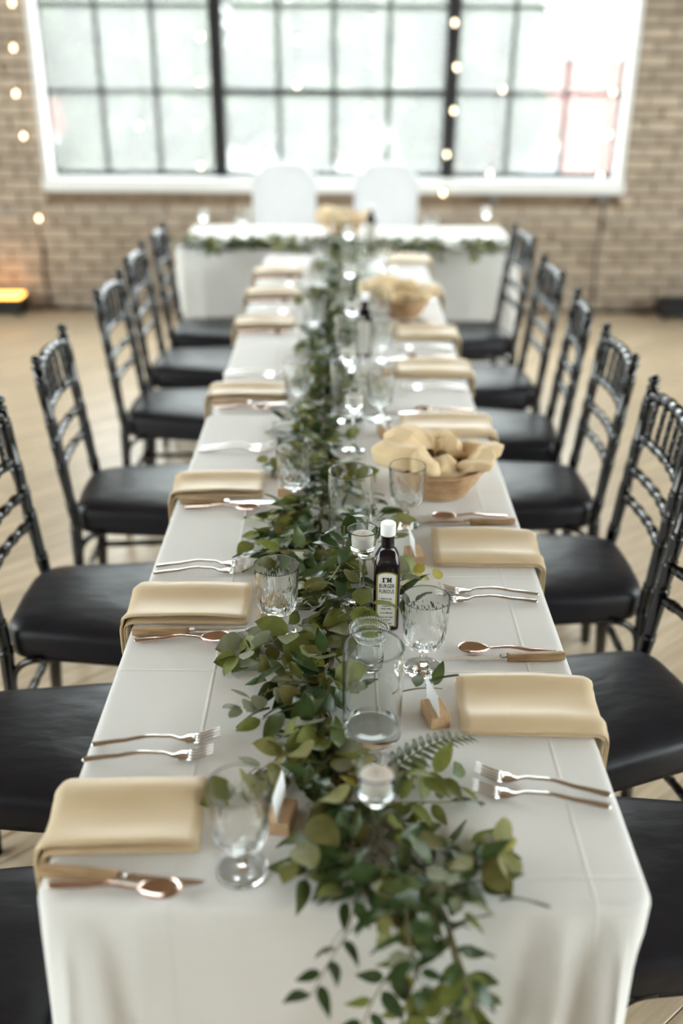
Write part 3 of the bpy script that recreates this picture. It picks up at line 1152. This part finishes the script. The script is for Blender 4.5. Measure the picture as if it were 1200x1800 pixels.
def make_cylinder():
    t = thing('glass_cylinder', 'x', 'vase')
    r, h = .0455, .16
    prof = [(.0005, 0), (r - .003, 0), (r, .003), (r, h - .0015), (r - .0015, h), (r - .0035, h - .0015), (r - .0035, .020), (r - .009, .0135), (.02, .0115), (.0005, .0115)]
    MB().lathe(prof, 64, hard=.0012).build('glass_wall', MT['thinglass'], t)
    return t


cyl = make_cylinder()
ucy = []
CYL = [(.048, 1.222, 'clear glass cylinder vase beside the garland tail and beaded votive'), (.018, 1.862, 'clear glass cylinder vase between the sauce bottle and the bread basket'),
       (.014, 2.585, 'clear glass cylinder vase at the seam of the two tablecloths'), (.021, 3.05, 'clear glass cylinder vase before the distant sauce bottle'),
       (.039, 3.565, 'clear glass cylinder vase beside the distant bread basket'), (.042, 4.14, 'clear glass cylinder vase just past the distant bread basket'),
       (-.017, 5.146, 'clear glass cylinder vase standing on the head table')]
for x, y, lab in CYL:
    place(cyl, ucy, (x, y, TZ + .0003), 0, lab, 'clear glass cylinder vases', 'vase')

# stemmed candle holders with tealights


def make_holder():
    t = thing('candle_holder', 'x', 'candle holder')
    prof = [(.0005, 0), (.030, 0), (.0315, .0015), (.030, .0035), (.014, .007), (.0065, .012), (.0052, .02), (.0062, .03), (.0048, .045), (.0048, .075), (.0066, .092), (.006, .100), (.0105, .106),
            (.017, .1105), (.0215, .118), (.024, .130), (.0262, .145), (.0284, .157), (.0286, .1582), (.0281, .1596), (.0272, .1582), (.0268, .157), (.0243, .146), (.0218, .132), (.0195, .1215), (.0005, .1205)]
    MB().lathe(prof, 32).build('stem_and_cup', MT['glass'], t)
    return t


def make_tealight():
    t = thing('tealight_candle', 'x', 'candle')
    MB().lathe([(.0005, 0), (.0192, 0), (.0196, .001), (.0198, .0025)], 28).build('cup_base', MT['wax'], t)
    MB().lathe([(.0195, .0022), (.0206, .004), (.0212, .0185), (.0202, .0205), (.011, .0208), (.004, .0197), (.0005, .0195)], 28).build('wax', MT['wax'], t)
    MB().tube([(0, 0, .019), (.0005, 0, .024), (.0015, .0005, .0285)], .0007, 5).build('wick', MT['wick'], t)
    return t


hold, tea = make_holder(), make_tealight()
uh, ut = [], []
HOLD = [(.045, .955, 'at the garland tail'), (.039, 1.60, 'behind the sauce bottle'), (.03, 2.36, 'beside the bread basket napkin peak'), (.015, 2.76, 'just past the tablecloth seam'),
        (.03, 3.29, 'behind the distant sauce bottle'), (.026, 3.87, 'between the two farthest table vases'), (.024, 4.69, 'at the head-table end of the garland'),
        (-.70, 5.12, 'on the head table at its amber-uplight end'), (.735, 5.27, 'on the head table at its dark-uplight end')]
for x, y, wh in HOLD:
    place(hold, uh, (x, y, TZ + .0003), 0, 'stemmed glass candle holder ' + wh, 'stemmed glass candle holders', 'candle holder')
    place(tea, ut, (x, y, TZ + .1275), rnd.uniform(0, 6), 'white tealight in the stemmed glass holder ' + wh, 'white tealights', 'candle')

# beaded votive
t = thing('beaded_votive', 'ribbed glass votive with a beaded rim in front of the sauce bottle', 'votive', (.048, 1.405, TZ + .0003))
vp = [(.0005, 0), (.024, 0), (.027, .002), (.0275, .03), (.0295, .058), (.0325, .063), (.0335, .068), (.0325, .0715), (.0300, .0715), (.0285, .066), (.0262, .056), (.0245, .03), (.0235, .010), (.0005, .008)]
MB().lathe(vp, 64, rf=lambda i, k: 1 + (.022 if k % 4 == 0 else -.008 if k % 4 == 2 else .006) * (1 if 2 <= i <= 4 else 0)).build('ribbed_cup', MT['glass'], t)
bead = MB().lathe([(.0004, -.0024), (.0016, -.0018), (.0024, 0), (.0016, .0018), (.0004, .0024)], 8).mesh('rim_bead', MT['glass'])
for ring, (r_, z_) in enumerate(((.0328, .0735), (.0312, .0615))):
    for k in range(40):
        a = 2 * PI * (k + ring * .5) / 40
        link('rim_bead', bead, t, Matrix.Translation((r_ * math.cos(a), r_ * math.sin(a), z_)))

# ------------------------------------------------------------------ sauce bottles


def text_mesh(name, body, size, m, parent, loc, sx_=1., bold=0.):
    c = bpy.data.curves.new(name, 'FONT')
    c.body = body
    c.size = size
    c.align_x = 'CENTER'
    c.extrude = .0001
    c.offset = bold
    c.resolution_u = 2
    o = bpy.data.objects.new(name, c)
    COL.objects.link(o)
    bpy.context.view_layer.update()
    me = bpy.data.meshes.new_from_object(o.evaluated_get(bpy.context.evaluated_depsgraph_get()))
    bpy.data.objects.remove(o)
    me.materials.clear()
    me.materials.append(m)
    return link(name, me, parent, Matrix.Translation(loc) @ Matrix.Rotation(R(90), 4, 'X') @ Matrix.Diagonal((sx_, 1, 1, 1)))


def bottle(x, y, rz, label, detail=True):
    t = thing('sauce_bottle', label, 'bottle', (x, y, TZ + .0003), rz, 'dark sauce bottles with white caps')
    h = .0235
    prof = [(.0, 0, 1), (.86, 0, 1), (.97, .002, 1), (1, .006, 1), (1, .118, 1), (.99, .126, .95), (.93, .136, .85), (.82, .146, .6), (.66, .154, .3), (.52, .158, .0), (.49, .162, 0), (.49, .188, 0), (.50, .190, 0), (.0, .190, 0)]
    N = 40
    b = MB()
    vs, fs = [], []
    for k_, z, sq in prof:
        for i in range(N):
            a = 2 * PI * (i + .5) / N
            e = 1 - .72 * sq
            cx, cy_ = math.cos(a), math.sin(a)
            px = math.copysign(abs(cx) ** e, cx) * (1 - .0 * sq)
            py = math.copysign(abs(cy_) ** e, cy_)
            vs.append((h * k_ * px, h * k_ * py, z))
    for r_ in range(len(prof) - 1):
        for i in range(N):
            j = (i + 1) % N
            fs.append((r_ * N + i, r_ * N + j, (r_ + 1) * N + j, (r_ + 1) * N + i))
    b.add(vs, fs).build('bottle_body', MT['bottle'], t)
    MB().lathe([(.0005, .1835), (.0128, .1835), (.0133, .1845), (.0133, .204), (.0122, .2055), (.0005, .2055)], 36, hard=.0008).build('cap', MT['cap'], t)

    def arch(w, z0, z1, rise):
        pts = [(-w, z0), (w, z0), (w, z1 - rise)]
        for i in range(1, 12):
            a = PI * i / 12
            pts.append((w * math.cos(a), z1 - rise + rise * math.sin(a)))
        return pts + [(-w, z1 - rise)]
    f_ = lambda a, z, y_: (a, y_, z)
    lab = MB().poly(arch(.0185, .010, .121, .0075), -.0240, -.0236, f_).build('label', MT['labelg'], t, False)
    MB().poly(arch(.0155, .0125, .1185, .0065), -.0243, -.0240, f_).build('label_paper', MT['labelw'], lab, False)
    if detail:
        T = lambda s_, sz, z, sx_=1., bo=.0: text_mesh('lettering', s_, sz, MT['ink'], lab, (0, -.0244, z), sx_, bo)
        # slab-serif I'M built from bars
        lt = MB()
        H0, H1, SB = .1006, .1098, .0013

        def bar(xa, xb, za, zb):
            lt.box(xa, xb, -.0246, -.0243, za, zb)
        bar(-.0071, -.0046, H0, H1)
        for za in (H0, H1 - SB):
            bar(-.0083, -.0034, za, za + SB)
        bar(-.0026, -.0012, H1 - .0032, H1)
        for xa in (.0004, .0058):
            bar(xa, xa + .0021, H0, H1)
            bar(xa - .0009, xa + .003, H0, H0 + SB)
        bar(-.0006, .0026, H1 - SB, H1)
        bar(.0058, .0088, H1 - SB, H1)
        lt.poly([(.0006, H1), (.0026, H1), (.00415, H0 + .0045), (.0058, H1), (.0078, H1), (.0047, H0 + .0012), (.0036, H0 + .0012)], -.0246, -.0243, f_)
        lt.build('lettering', MT['ink'], lab, False)
        T('BURGER', .0112, .0895, .66, .00018)
        T('FURIOUS', .0112, .0785, .60, .00018)
        for k, (s_, z) in enumerate((("What is it like", .066), ("to be a bun?", .0605), ("as good as", .0515), ("being a steak,", .046), ("or just different?", .037), ("Would the burger", .0285), ("get furious?", .023), ("Wonder more!", .0155))):
            T(s_, .0042, z, .8, .0001)


bottle(.081, 1.533, R(-2), "dark sauce bottle with I'M BURGER FURIOUS label beside the beaded votive")
bottle(.072, 3.19, R(4), 'dark sauce bottle between two glass cylinders near the distant bread basket', False)
bottle(.135, 5.0, R(0), 'dark sauce bottle standing on the head table', False)

# ------------------------------------------------------------------ bread baskets with a cloth liner


def basket(x, y, rz, label, lin_label):
    t = thing('bread_basket', label, 'basket', (x, y, TZ + .0003), rz, 'wicker bread baskets')
    z, k = .004, 0
    while z < .066:
        u = z / .07
        r = .062 + .040 * u ** .8
        for s in (0, 1):
            pts = []
            for i in range(49):
                a = 2 * PI * i / 48
                w = .0016 * math.cos(a * 12 + PI * ((k + s) % 2))
                pts.append(((r + w) * math.cos(a) * 1.06, (r + w) * math.sin(a) * .94, z))
            if s == 0:
                MB().tube(pts, .0032, 6, False).build('weave_strand', MT['wicker'], t)
        z += .0054
        k += 1
    MB().tube([(.104 * 1.06 * math.cos(2 * PI * i / 48), .104 * .94 * math.sin(2 * PI * i / 48), .069) for i in range(49)], .0052, 8, False).build('rim', MT['wicker'], t)
    MB().lathe([(.0005, 0), (.062, 0), (.064, .003), (.0005, .004)], 32).build('base', MT['wicker'], t)
    for i in range(24):
        a = 2 * PI * i / 24
        pts = [((.062 + .040 * u ** .8) * math.cos(a) * 1.06, (.062 + .040 * u ** .8) * math.sin(a) * .94, .002 + .068 * u) for u in (0, .25, .5, .75, 1)]
        MB().tube(pts, .0022, 5).build('stake', MT['wicker'], t)
    # the liner: a crumpled napkin gathered in the basket
    NS = lambda a, b, c: noise.noise(Vector((a, b, c)))

    def ang_w(a, c, w):
        d = (a - c + PI) % (2 * PI) - PI
        return math.exp(-(d / w) ** 2)

    mb = MB()

    def sheet(nu, nv, fn, th=.0016):
        s = MB().grid(nu, nv, fn)
        # give the cloth a thickness
        n_ = len(s.v)
        V = [Vector(p) for p in s.v]
        nr = [Vector((0, 0, 0)) for _ in V]
        for f in s.f:
            c = (V[f[1]] - V[f[0]]).cross(V[f[3]] - V[f[0]])
            for i_ in f:
                nr[i_] += c
        low = [V[i_] - (nr[i_].normalized() if nr[i_].length else Vector((0, 0, 1))) * th for i_ in range(n_)]
        F = list(s.f) + [tuple(i_ + n_ for i_ in reversed(f)) for f in s.f]
        ed = {}
        for f in s.f:
            for q in range(len(f)):
                e = (f[q], f[(q + 1) % len(f)])
                ed[e] = 1
        for a, b_ in list(ed):
            if (b_, a) not in ed:
                F.append((b_, a, a + n_, b_ + n_))
        mb.add([tuple(p) for p in V] + [tuple(p) for p in low], F)

    def prof(tab, u):
        return lerp_tab([(k / (len(tab) - 1), v) for k, v in enumerate(tab)], u)

    def ruffle(a0, a1, rt, zt, npl, amp, seed, taper=True, nu=18, nv=60):
        """gathered cloth: radius and height tables from the outer foot to the inner edge, with pleats"""
        def fn(i, j):
            a = a0 + (a1 - a0) * j
            e = math.sin(PI * j) ** .45 if taper else 1
            ph = npl * a + 2.2 * NS(math.cos(a) * 1.5, math.sin(a) * 1.5, seed) + .9 * i
            p = math.sin(ph) + .4 * math.sin(2.3 * ph + 1)
            w = amp * math.sin(PI * min(1, .12 + i * .88)) * p
            r = prof(rt, i) * (.9 + .1 * e) + w
            z = prof(zt, i)
            z = .058 + (z - .058) * (.45 + .55 * e) + amp * .7 * math.cos(ph * .8) * i * (1 - i) * 3
            z += .004 * NS(r * 40 * math.cos(a), r * 40 * math.sin(a), seed + 3)
            lob = 1 + .20 * abs(math.cos(a)) ** 3
            rr = max(.002, r) * lob
            if z < .081:
                rr = min(rr, .084 + .10 * max(0, z - .074))
            return (rr * math.cos(a), rr * math.sin(a) * .92, z)
        sheet(nu, nv, fn)
    # lining of the bowl, then the gathered folds
    sheet(10, 48, lambda i, j: ((.012 + .080 * i) * math.cos(2 * PI * j), (.012 + .080 * i) * math.sin(2 * PI * j) * .92, .012 + .058 * i ** 2.2 + .003 * math.sin(9 * 2 * PI * j) * i))
    ruffle(R(62), R(268), [.088, .116, .118, .098, .062, .028], [.060, .088, .118, .134, .128, .098], 6, .012, 1.7)
    ruffle(R(-62), R(52), [.088, .112, .116, .088, .058], [.062, .086, .110, .112, .078], 8, .009, 5.1)
    ruffle(R(-128), R(-48), [.086, .092, .080, .052, .030], [.060, .074, .094, .108, .082], 7, .008, 8.4, nv=48)
    ruffle(R(10), R(110), [.060, .068, .050, .02], [.062, .10, .120, .095], 8, .008, 11.2, nv=48)
    o = mb.build('basket_liner', MT['liner'])
    o.location = (x, y, TZ + .0003)
    o.rotation_euler = (0, 0, rz)
    tag(o, lin_label, 'cloth', 'tan cloth liners')


basket(.222, 2.115, 0, 'wicker bread basket behind the goblet near the sauce bottle', 'crumpled tan cloth lining the bread basket near the sauce bottle')
basket(.215, 3.70, R(-15), 'wicker bread basket closest to the head table on the long table', 'crumpled tan cloth in the basket beside the far glass cylinders')
basket(.0, 5.36, R(10), 'wicker bread basket on the head table before the throne chairs', 'crumpled tan cloth in the basket on the head table')

# ================================================================== GARLANDS


def leaf_mesh(name, m, L_, w, shape, curl, fold):
    nu = 8

    def fn(i, j):
        u = i
        if shape == 'round':
            wd = w * (math.sin(PI * u ** .8)) ** .55
        elif shape == 'oval':
            wd = w * (math.sin(PI * u ** .85)) ** .75
        else:
            wd = w * math.sin(PI * u ** .7) ** .9
        v = (j - .5) * 2
        return (L_ * u, wd * v, fold * abs(v) * wd - curl * L_ * u * u + .03 * L_ * math.sin(5 * u + 2 * v))
    return MB().grid(nu, 2, fn).mesh(name, m)


LEAF = {}
for k, (sh, L_, w, cu, fo) in {'eu1': ('round', .047, .0205, .10, .12), 'eu2': ('oval', .058, .0205, .18, .18), 'eu3': ('round', .036, .0165, .05, .08), 'ru1': ('point', .066, .0135, .16, .25), 'ru2': ('point', .054, .0125, -.05, .3)}.items():
    for c in LM:
        if (k[:2] == 'ru') == (c in ('dark', 'mid')) or (k == 'ru2' and c == 'bright'):
            LEAF[(k, c)] = leaf_mesh('leaf', LM[c], L_, w, sh, cu, fo)
EU = [('eu1', 'grey'), ('eu1', 'olive'), ('eu2', 'grey'), ('eu2', 'olive'), ('eu3', 'olive'), ('eu3', 'grey'), ('eu2', 'bright'), ('eu3', 'yellow'), ('eu1', 'bright'), ('eu2', 'bright')]
RU = [('ru1', 'dark'), ('ru2', 'dark'), ('ru1', 'mid'), ('ru2', 'mid'), ('ru1', 'dark'), ('ru2', 'bright')]
OBST = [(x, y, .051) for x, y, _ in CYL] + [(x, y, .02 if y < 1 else .008) for x, y, _ in HOLD] + [(.081, 1.533, .031), (.072, 3.19, .031), (.135, 5.0, .031), (.048, 1.405, .037)]
OBST += [(d['g'][0], d['g'][1], .012) for s in SET for d in SET[s]]
HI = [(d['g'][0], d['g'][1], .044, .81) for s in SET for d in SET[s]] + [(x, y, .034, .86) for x, y, _ in HOLD]
HI += [(d['c'][0], d['c'][1], .034, .7) for s in SET for d in SET[s] if d['c']]
HI += [(.222, 2.115, .125, .7), (.215, 3.70, .125, .7), (0, 5.36, .125, .7)]


from mathutils.bvhtree import BVHTree
bpy.context.view_layer.update()
OV, OF = [], []
for o in list(SC.objects):
    r0 = o
    while r0.parent:
        r0 = r0.parent
    if o.type == 'MESH' and r0.name.split('.')[0] in ('goblet', 'glass_cylinder', 'candle_holder', 'tealight_candle', 'sauce_bottle', 'beaded_votive', 'place_card_holder', 'napkin', 'fork', 'spoon', 'steak_knife', 'bread_basket', 'basket_liner', 'tablecloth'):
        k0 = len(OV)
        OV += [o.matrix_world @ v.co for v in o.data.vertices]
        OF += [tuple(i + k0 for i in p.vertices) for p in o.data.polygons]
TABLEWARE = BVHTree.FromPolygons(OV, OF)


def top_at(p):
    # height of the cloth under a point, or None beyond the table edges
    if (p.y > .878 and p.y < 4.85 and TX0 - .006 < p.x < TX1 + .004) or (4.925 < p.y < 5.615 and -.83 < p.x < .875):
        return TZ
    return None


def settle(M4, kk):
    # lift a leaf until it lies on the cloth; False when it would cut through something
    me = LEAF[kk]
    vs = [M4 @ v.co for v in me.vertices]
    d = max([TZ + .0012 - v.z for v in vs if top_at(v) is not None and v.z > TZ - .03] + [0])
    if d > .022:
        return None
    if d > 0:
        M4 = Matrix.Translation((0, 0, d)) @ M4
        vs = [v + Vector((0, 0, d)) for v in vs]
    if TABLEWARE.overlap(BVHTree.FromPolygons(vs, [tuple(p.vertices) for p in me.polygons])):
        return None
    return M4


def blocked(p, pad=0.):
    for x, y, r_ in OBST:
        if (p.x - x) ** 2 + (p.y - y) ** 2 < (r_ + pad) ** 2:
            return True
    for x, y, r_, zz in HI:
        if p.z > zz and (p.x - x) ** 2 + (p.y - y) ** 2 < (r_ + pad) ** 2:
            return True
    return False


def catmull(pts, n_):
    P = [Vector(p) for p in pts]
    P = [P[0] * 2 - P[1]] + P + [P[-1] * 2 - P[-2]]
    out = []
    for i in range(1, len(P) - 2):
        for k in range(n_):
            t_ = k / n_
            a, b, c, d = P[i - 1], P[i], P[i + 1], P[i + 2]
            out.append(.5 * ((2 * b) + (c - a) * t_ + (2 * a - 5 * b + 4 * c - d) * t_ ** 2 + (3 * b - a - 3 * c + d) * t_ ** 3))
    out.append(P[-2])
    return out


def garland(label, spine, nspr, seed, floor_fn, spread=75, slen=(.09, .19), extra=(), ruscus=.5, up=.35, nparts=300, fill=260):
    """spine runs towards the tail; sprigs fan out along it"""
    rn = random.Random(seed)
    P = catmull(spine, 10)
    loc = Vector(P[len(P) // 2])
    t = thing('greenery_garland', label, 'garland', (loc.x, loc.y, TZ))
    inv = Matrix.Translation((-loc.x, -loc.y, -TZ))
    loc3 = Vector((loc.x, loc.y, TZ))
    MB().tube([p - loc3 for p in P], .0045, 6).build('main_stem', MT['stem'], t)
    leaves = []
    sprigs = []
    for k in range(nspr):
        f = (k + rn.random()) / nspr * (len(P) - 2)
        i0 = int(f)
        p0 = P[i0].lerp(P[i0 + 1], f - i0)
        tan = (P[min(i0 + 2, len(P) - 1)] - P[max(0, i0 - 1)]).normalized()
        a = R(rn.uniform(-spread, spread))
        hang = abs(tan.z) > .5
        if (hang and rn.random() < .75) or (p0.y < .97 and rn.random() < .35):
            continue
        ax = Vector((0, -1, 0)) if hang else Vector((0, 0, 1))
        d = Matrix.Rotation(a, 3, ax) @ tan
        d = (d + (Vector((0, -1, 0)) if hang else Vector((0, 0, 1))) * rn.uniform(.0, up)).normalized()
        sprigs.append((p0 + Vector((0, 0, .008)), d, rn.uniform(*slen), rn.random() < ruscus, hang))
    for e in extra:
        sprigs.append((Vector(e[0]), Vector(e[1]).normalized(), e[2], e[3], e[4]))
    for p0, d, ln, rus, hang in sprigs:
        step = rn.uniform(.013, .017) if rus else rn.uniform(.017, .023)
        n_ = max(3, int(ln / step))
        p = Vector(p0)
        if TABLEWARE.find_nearest(p, .004)[0] is not None or blocked(p):
            continue
        path = [Vector(p)]
        dd = Vector(d)
        side = 1
        fam = RU if rus else EU
        main = rn.choice(fam)
        bend = rn.uniform(-.10, .10)
        for q in range(n_):
            dd = (Matrix.Rotation(bend, 3, 'Z') @ dd + Vector((0, 0, -.07 if not hang else -.10))).normalized()
            np_ = p + dd * step
            fl = floor_fn(np_)
            np_ = fl
            dv = np_ - p
            if TABLEWARE.find_nearest(np_, .004)[0] is not None or blocked(np_) or TABLEWARE.ray_cast(p, dv.normalized(), dv.length)[0] is not None:
                break
            p = np_
            path.append(Vector(p))
            side = -side
            for tw in ((side,) if rus else (side, -side) if rn.random() < .35 else (side,)):
                if q == n_ - 1:
                    tw *= .2
                upv = Vector((0, -1, .25)) if hang else Vector((0, 0, 1))
                nv = (upv + Vector((rn.gauss(0, .45), rn.gauss(0, .45), rn.gauss(0, .3)))).normalized()
                la = Matrix.Rotation(tw * R(rn.uniform(35, 70)), 3, nv) @ dd
                la = (la - nv * la.dot(nv)).normalized()
                kk = main if rn.random() < .65 else rn.choice(fam)
                sc = rn.uniform(.75, 1.2) * (1 - .25 * q / n_) * (.72 if hang or p.y < .9 else 1)
                yv = nv.cross(la)
                pl = p + la * .004 + nv * .002
                Lf = .05 * sc
                tip = pl + la * Lf
                ft = floor_fn(tip)
                if (ft - tip).length > .001:
                    la = (ft - pl).normalized()
                    yv = nv.cross(la).normalized()
                    nv = la.cross(yv)
                    tip = pl + la * Lf
                mid = pl + la * Lf * .5
                if blocked(mid, .014) or blocked(tip, .008) or blocked(pl, .006) or floor_fn(tip) is None:
                    continue
                M4 = Matrix(((la.x * sc, yv.x * sc, nv.x * sc, pl.x), (la.y * sc, yv.y * sc, nv.y * sc, pl.y), (la.z * sc, yv.z * sc, nv.z * sc, pl.z), (0, 0, 0, 1)))
                M4 = settle(M4, kk)
                if M4 is None:
                    continue
                leaves.append((M4, kk, (pl - cam.location).length / sc))
        m_ = len(path)
        if m_ > 1:
            MB().tube([q_ - loc3 for q_ in path], [.0016 - .0009 * i / m_ for i in range(m_)], 5).build('sprig_stem', MT['stem'], t)
    # low dark filler leaves that hide the stems and stand in for deep shadow
    for k in range(fill):
        f = rn.random() * (len(P) - 1.01)
        p = P[int(f)].lerp(P[int(f) + 1], f % 1)
        if p.z < TZ:
            continue
        p = floor_fn(p + Vector((rn.gauss(0, .035), rn.gauss(0, .02), rn.uniform(-.01, .025))))
        a = rn.uniform(0, 2 * PI)
        nv = (Vector((0, 0, 1)) + Vector((rn.gauss(0, .5), rn.gauss(0, .5), 0))).normalized()
        la = Vector((math.cos(a), math.sin(a), 0))
        la = (la - nv * la.dot(nv)).normalized()
        sc = rn.uniform(.6, .95)
        tip = p + la * .05 * sc
        if tip.z < TZ + .003 or blocked(p, .006) or blocked(tip, .006) or blocked((p + tip) / 2, .012):
            continue
        yv = nv.cross(la)
        M4 = Matrix(((la.x * sc, yv.x * sc, nv.x * sc, p.x), (la.y * sc, yv.y * sc, nv.y * sc, p.y), (la.z * sc, yv.z * sc, nv.z * sc, p.z), (0, 0, 0, 1)))
        kk = rn.choice(RU[:5])
        M4 = settle(M4, kk)
        if M4 is None:
            continue
        leaves.append((M4, kk, 2 * (p - cam.location).length / sc))
    leaves.sort(key=lambda l: l[2])
    for M4, kk, _ in leaves[:nparts]:
        link('leaf', LEAF[kk], t, inv @ M4)
    by = {}
    mb = MB()
    mats, idx = [], []
    for M4, kk, _ in leaves[nparts:]:
        me = LEAF[kk]
        mm = inv @ M4
        if kk[1] not in mats:
            mats.append(kk[1])
        o0 = len(mb.v)
        mb.add([mm @ v.co for v in me.vertices], [tuple(p_.vertices) for p_ in me.polygons])
        idx += [mats.index(kk[1])] * len(me.polygons)
    if mb.v:
        o = mb.build('small_leaves', None, t)
        for mm in mats:
            o.data.materials.append(LM[mm])
        for p_, i_ in zip(o.data.polygons, idx):
            p_.material_index = i_
        tag(o, kind='stuff')
    return t, len(leaves)


def on_table(p):
    q = Vector(p)
    if q.y > .885:
        q.z = max(q.z, TZ + .006)
        q.z = min(q.z, TZ + .15)
        q.x = min(max(q.x, -.215), .21)
    else:
        if q.z < TZ + .01:
            q.y = min(q.y, .846 - .045 * min(1, (TZ - q.z) / .3))
    return q


def on_head(p):
    q = Vector(p)
    if q.y > 4.915:
        q.z = max(q.z, TZ + .006)
    else:
        q.z = max(q.z, TZ - .05)
        if q.y > 4.845 and q.z < TZ + .012 and abs(q.x) > .37:
            q.y = min(q.y, 4.905)
        elif abs(q.x) < .385:
            q.z = max(q.z, TZ + .006)
    q.z = min(q.z, TZ + .1)
    return q


Z0 = TZ + .018
n1 = garland('green eucalyptus and ruscus garland hanging over the table end',
             [(-.05, 2.60, Z0), (-.045, 2.45, Z0), (-.035, 2.2, Z0), (-.04, 2.0, Z0), (-.05, 1.85, Z0), (-.02, 1.68, Z0), (-.01, 1.5, Z0), (-.02, 1.33, Z0), (-.03, 1.2, Z0), (.0, 1.08, Z0), (.04, .99, Z0), (.09, .92, Z0), (.125, .868, TZ + .012), (.145, .838, TZ - .05), (.165, .828, TZ - .09)],
             100, 7, on_table,
             extra=[((.12, .925, TZ + .03), (.95, -.10, .3), .16, False, False), ((.05, .93, TZ + .02), (-.5, -.8, 0), .16, True, False), ((.10, .84, TZ - .04), (-.35, -.1, -1), .24, False, True), ((.13, .84, TZ - .06), (.15, -.1, -1), .22, False, True),
                    ((.14, .84, TZ - .03), (.6, -.1, -1), .17, True, True), ((.14, .83, TZ - .10), (.35, -.1, -1), .15, True, True), ((.16, .83, TZ - .12), (.8, -.1, -.6), .12, True, True), ((.09, .84, TZ - .02), (-.9, -.1, -.7), .14, True, True),
                    ((-.06, 1.72, Z0 + .03), (-1, .1, .1), .14, True, False), ((-.08, 1.93, Z0 + .02), (-1, -.45, .0), .16, False, False), ((.0, 1.66, Z0 + .05), (.12, -.25, 1), .12, True, False), ((.055, 1.67, Z0 + .06), (-.1, -.1, 1), .10, True, False), ((-.005, 1.478, Z0 + .03), (.85, .02, .5), .075, False, False), ((.07, 1.62, Z0 + .01), (1, .25, .2), .13, False, False),
                    ((-.02, 1.60, Z0 + .05), (.6, -.5, .5), .12, False, False), ((-.05, 1.45, Z0 + .02), (-1, -.35, .15), .15, False, False), ((-.06, 1.3, Z0 + .02), (-1, -.2, .1), .12, False, False), ((.05, 1.08, Z0 + .02), (1, .35, .15), .16, True, False), ((.09, 1.30, Z0), (.7, .3, .1), .08, True, False), ((.075, 1.80, Z0 + .01), (1, .25, .3), .09, False, False), ((.075, 1.88, Z0 + .02), (.8, -.5, .4), .10, False, False), ((.06, 1.75, Z0), (1, -.1, .2), .09, False, False)])
n2 = garland('green eucalyptus garland between the tablecloth seam and the head table',
             [(.0, 4.80, Z0), (-.01, 4.5, Z0), (-.01, 4.2, Z0), (-.03, 3.9, Z0), (-.03, 3.6, Z0), (-.04, 3.3, Z0), (-.05, 3.0, Z0), (-.045, 2.8, Z0), (-.04, 2.70, Z0)],
             84, 21, on_table, ruscus=.3)
n3 = garland('green garland along the front edge of the head table',
             [(-.80, 4.96, Z0), (-.5, 4.965, Z0), (-.2, 4.97, Z0), (.1, 4.97, Z0), (.4, 4.965, Z0), (.80, 4.96, Z0)],
             80, 33, on_head, ruscus=.4, spread=100)
print('LEAVES', n1[1], n2[1], n3[1])

# fern fronds tucked into the garland


def fern(loc, rz, label, s=1.):
    t = thing('fern_frond', label, 'fern', loc, rz, 'fern fronds in the garland')
    pts = [(0, 0, .0), (.05 * s, 0, .016), (.10 * s, 0, .018), (.15 * s, 0, .006)]
    MB().tube(pts, [.0014, .0012, .001, .0005], 5).build('stem', MT['stem'], t)
    me = leaf_mesh('pinna', LM['mid'], .034 * s, .0055 * s, 'point', .1, .2)
    for k in range(12):
        u = (k + .6) / 12.5
        x_ = .15 * s * u
        z_ = .018 * math.sin(PI * min(1, u * 1.05)) + .002
        sc = .3 + .9 * (1 - u) ** .8
        for sd in (-1, 1):
            link('pinna', me, t, Matrix.Translation((x_, 0, z_)) @ Matrix.Rotation(sd * R(62), 4, 'Z') @ Matrix.Diagonal((sc, sc, sc, 1)))


fern((.005, 1.565, TZ + .026), R(188), 'fern frond lying in the garland beside the goblet stem', .62)
fern((.07, 1.10, TZ + .03), R(30), 'fern frond in the garland beside the nearest tealight cup')
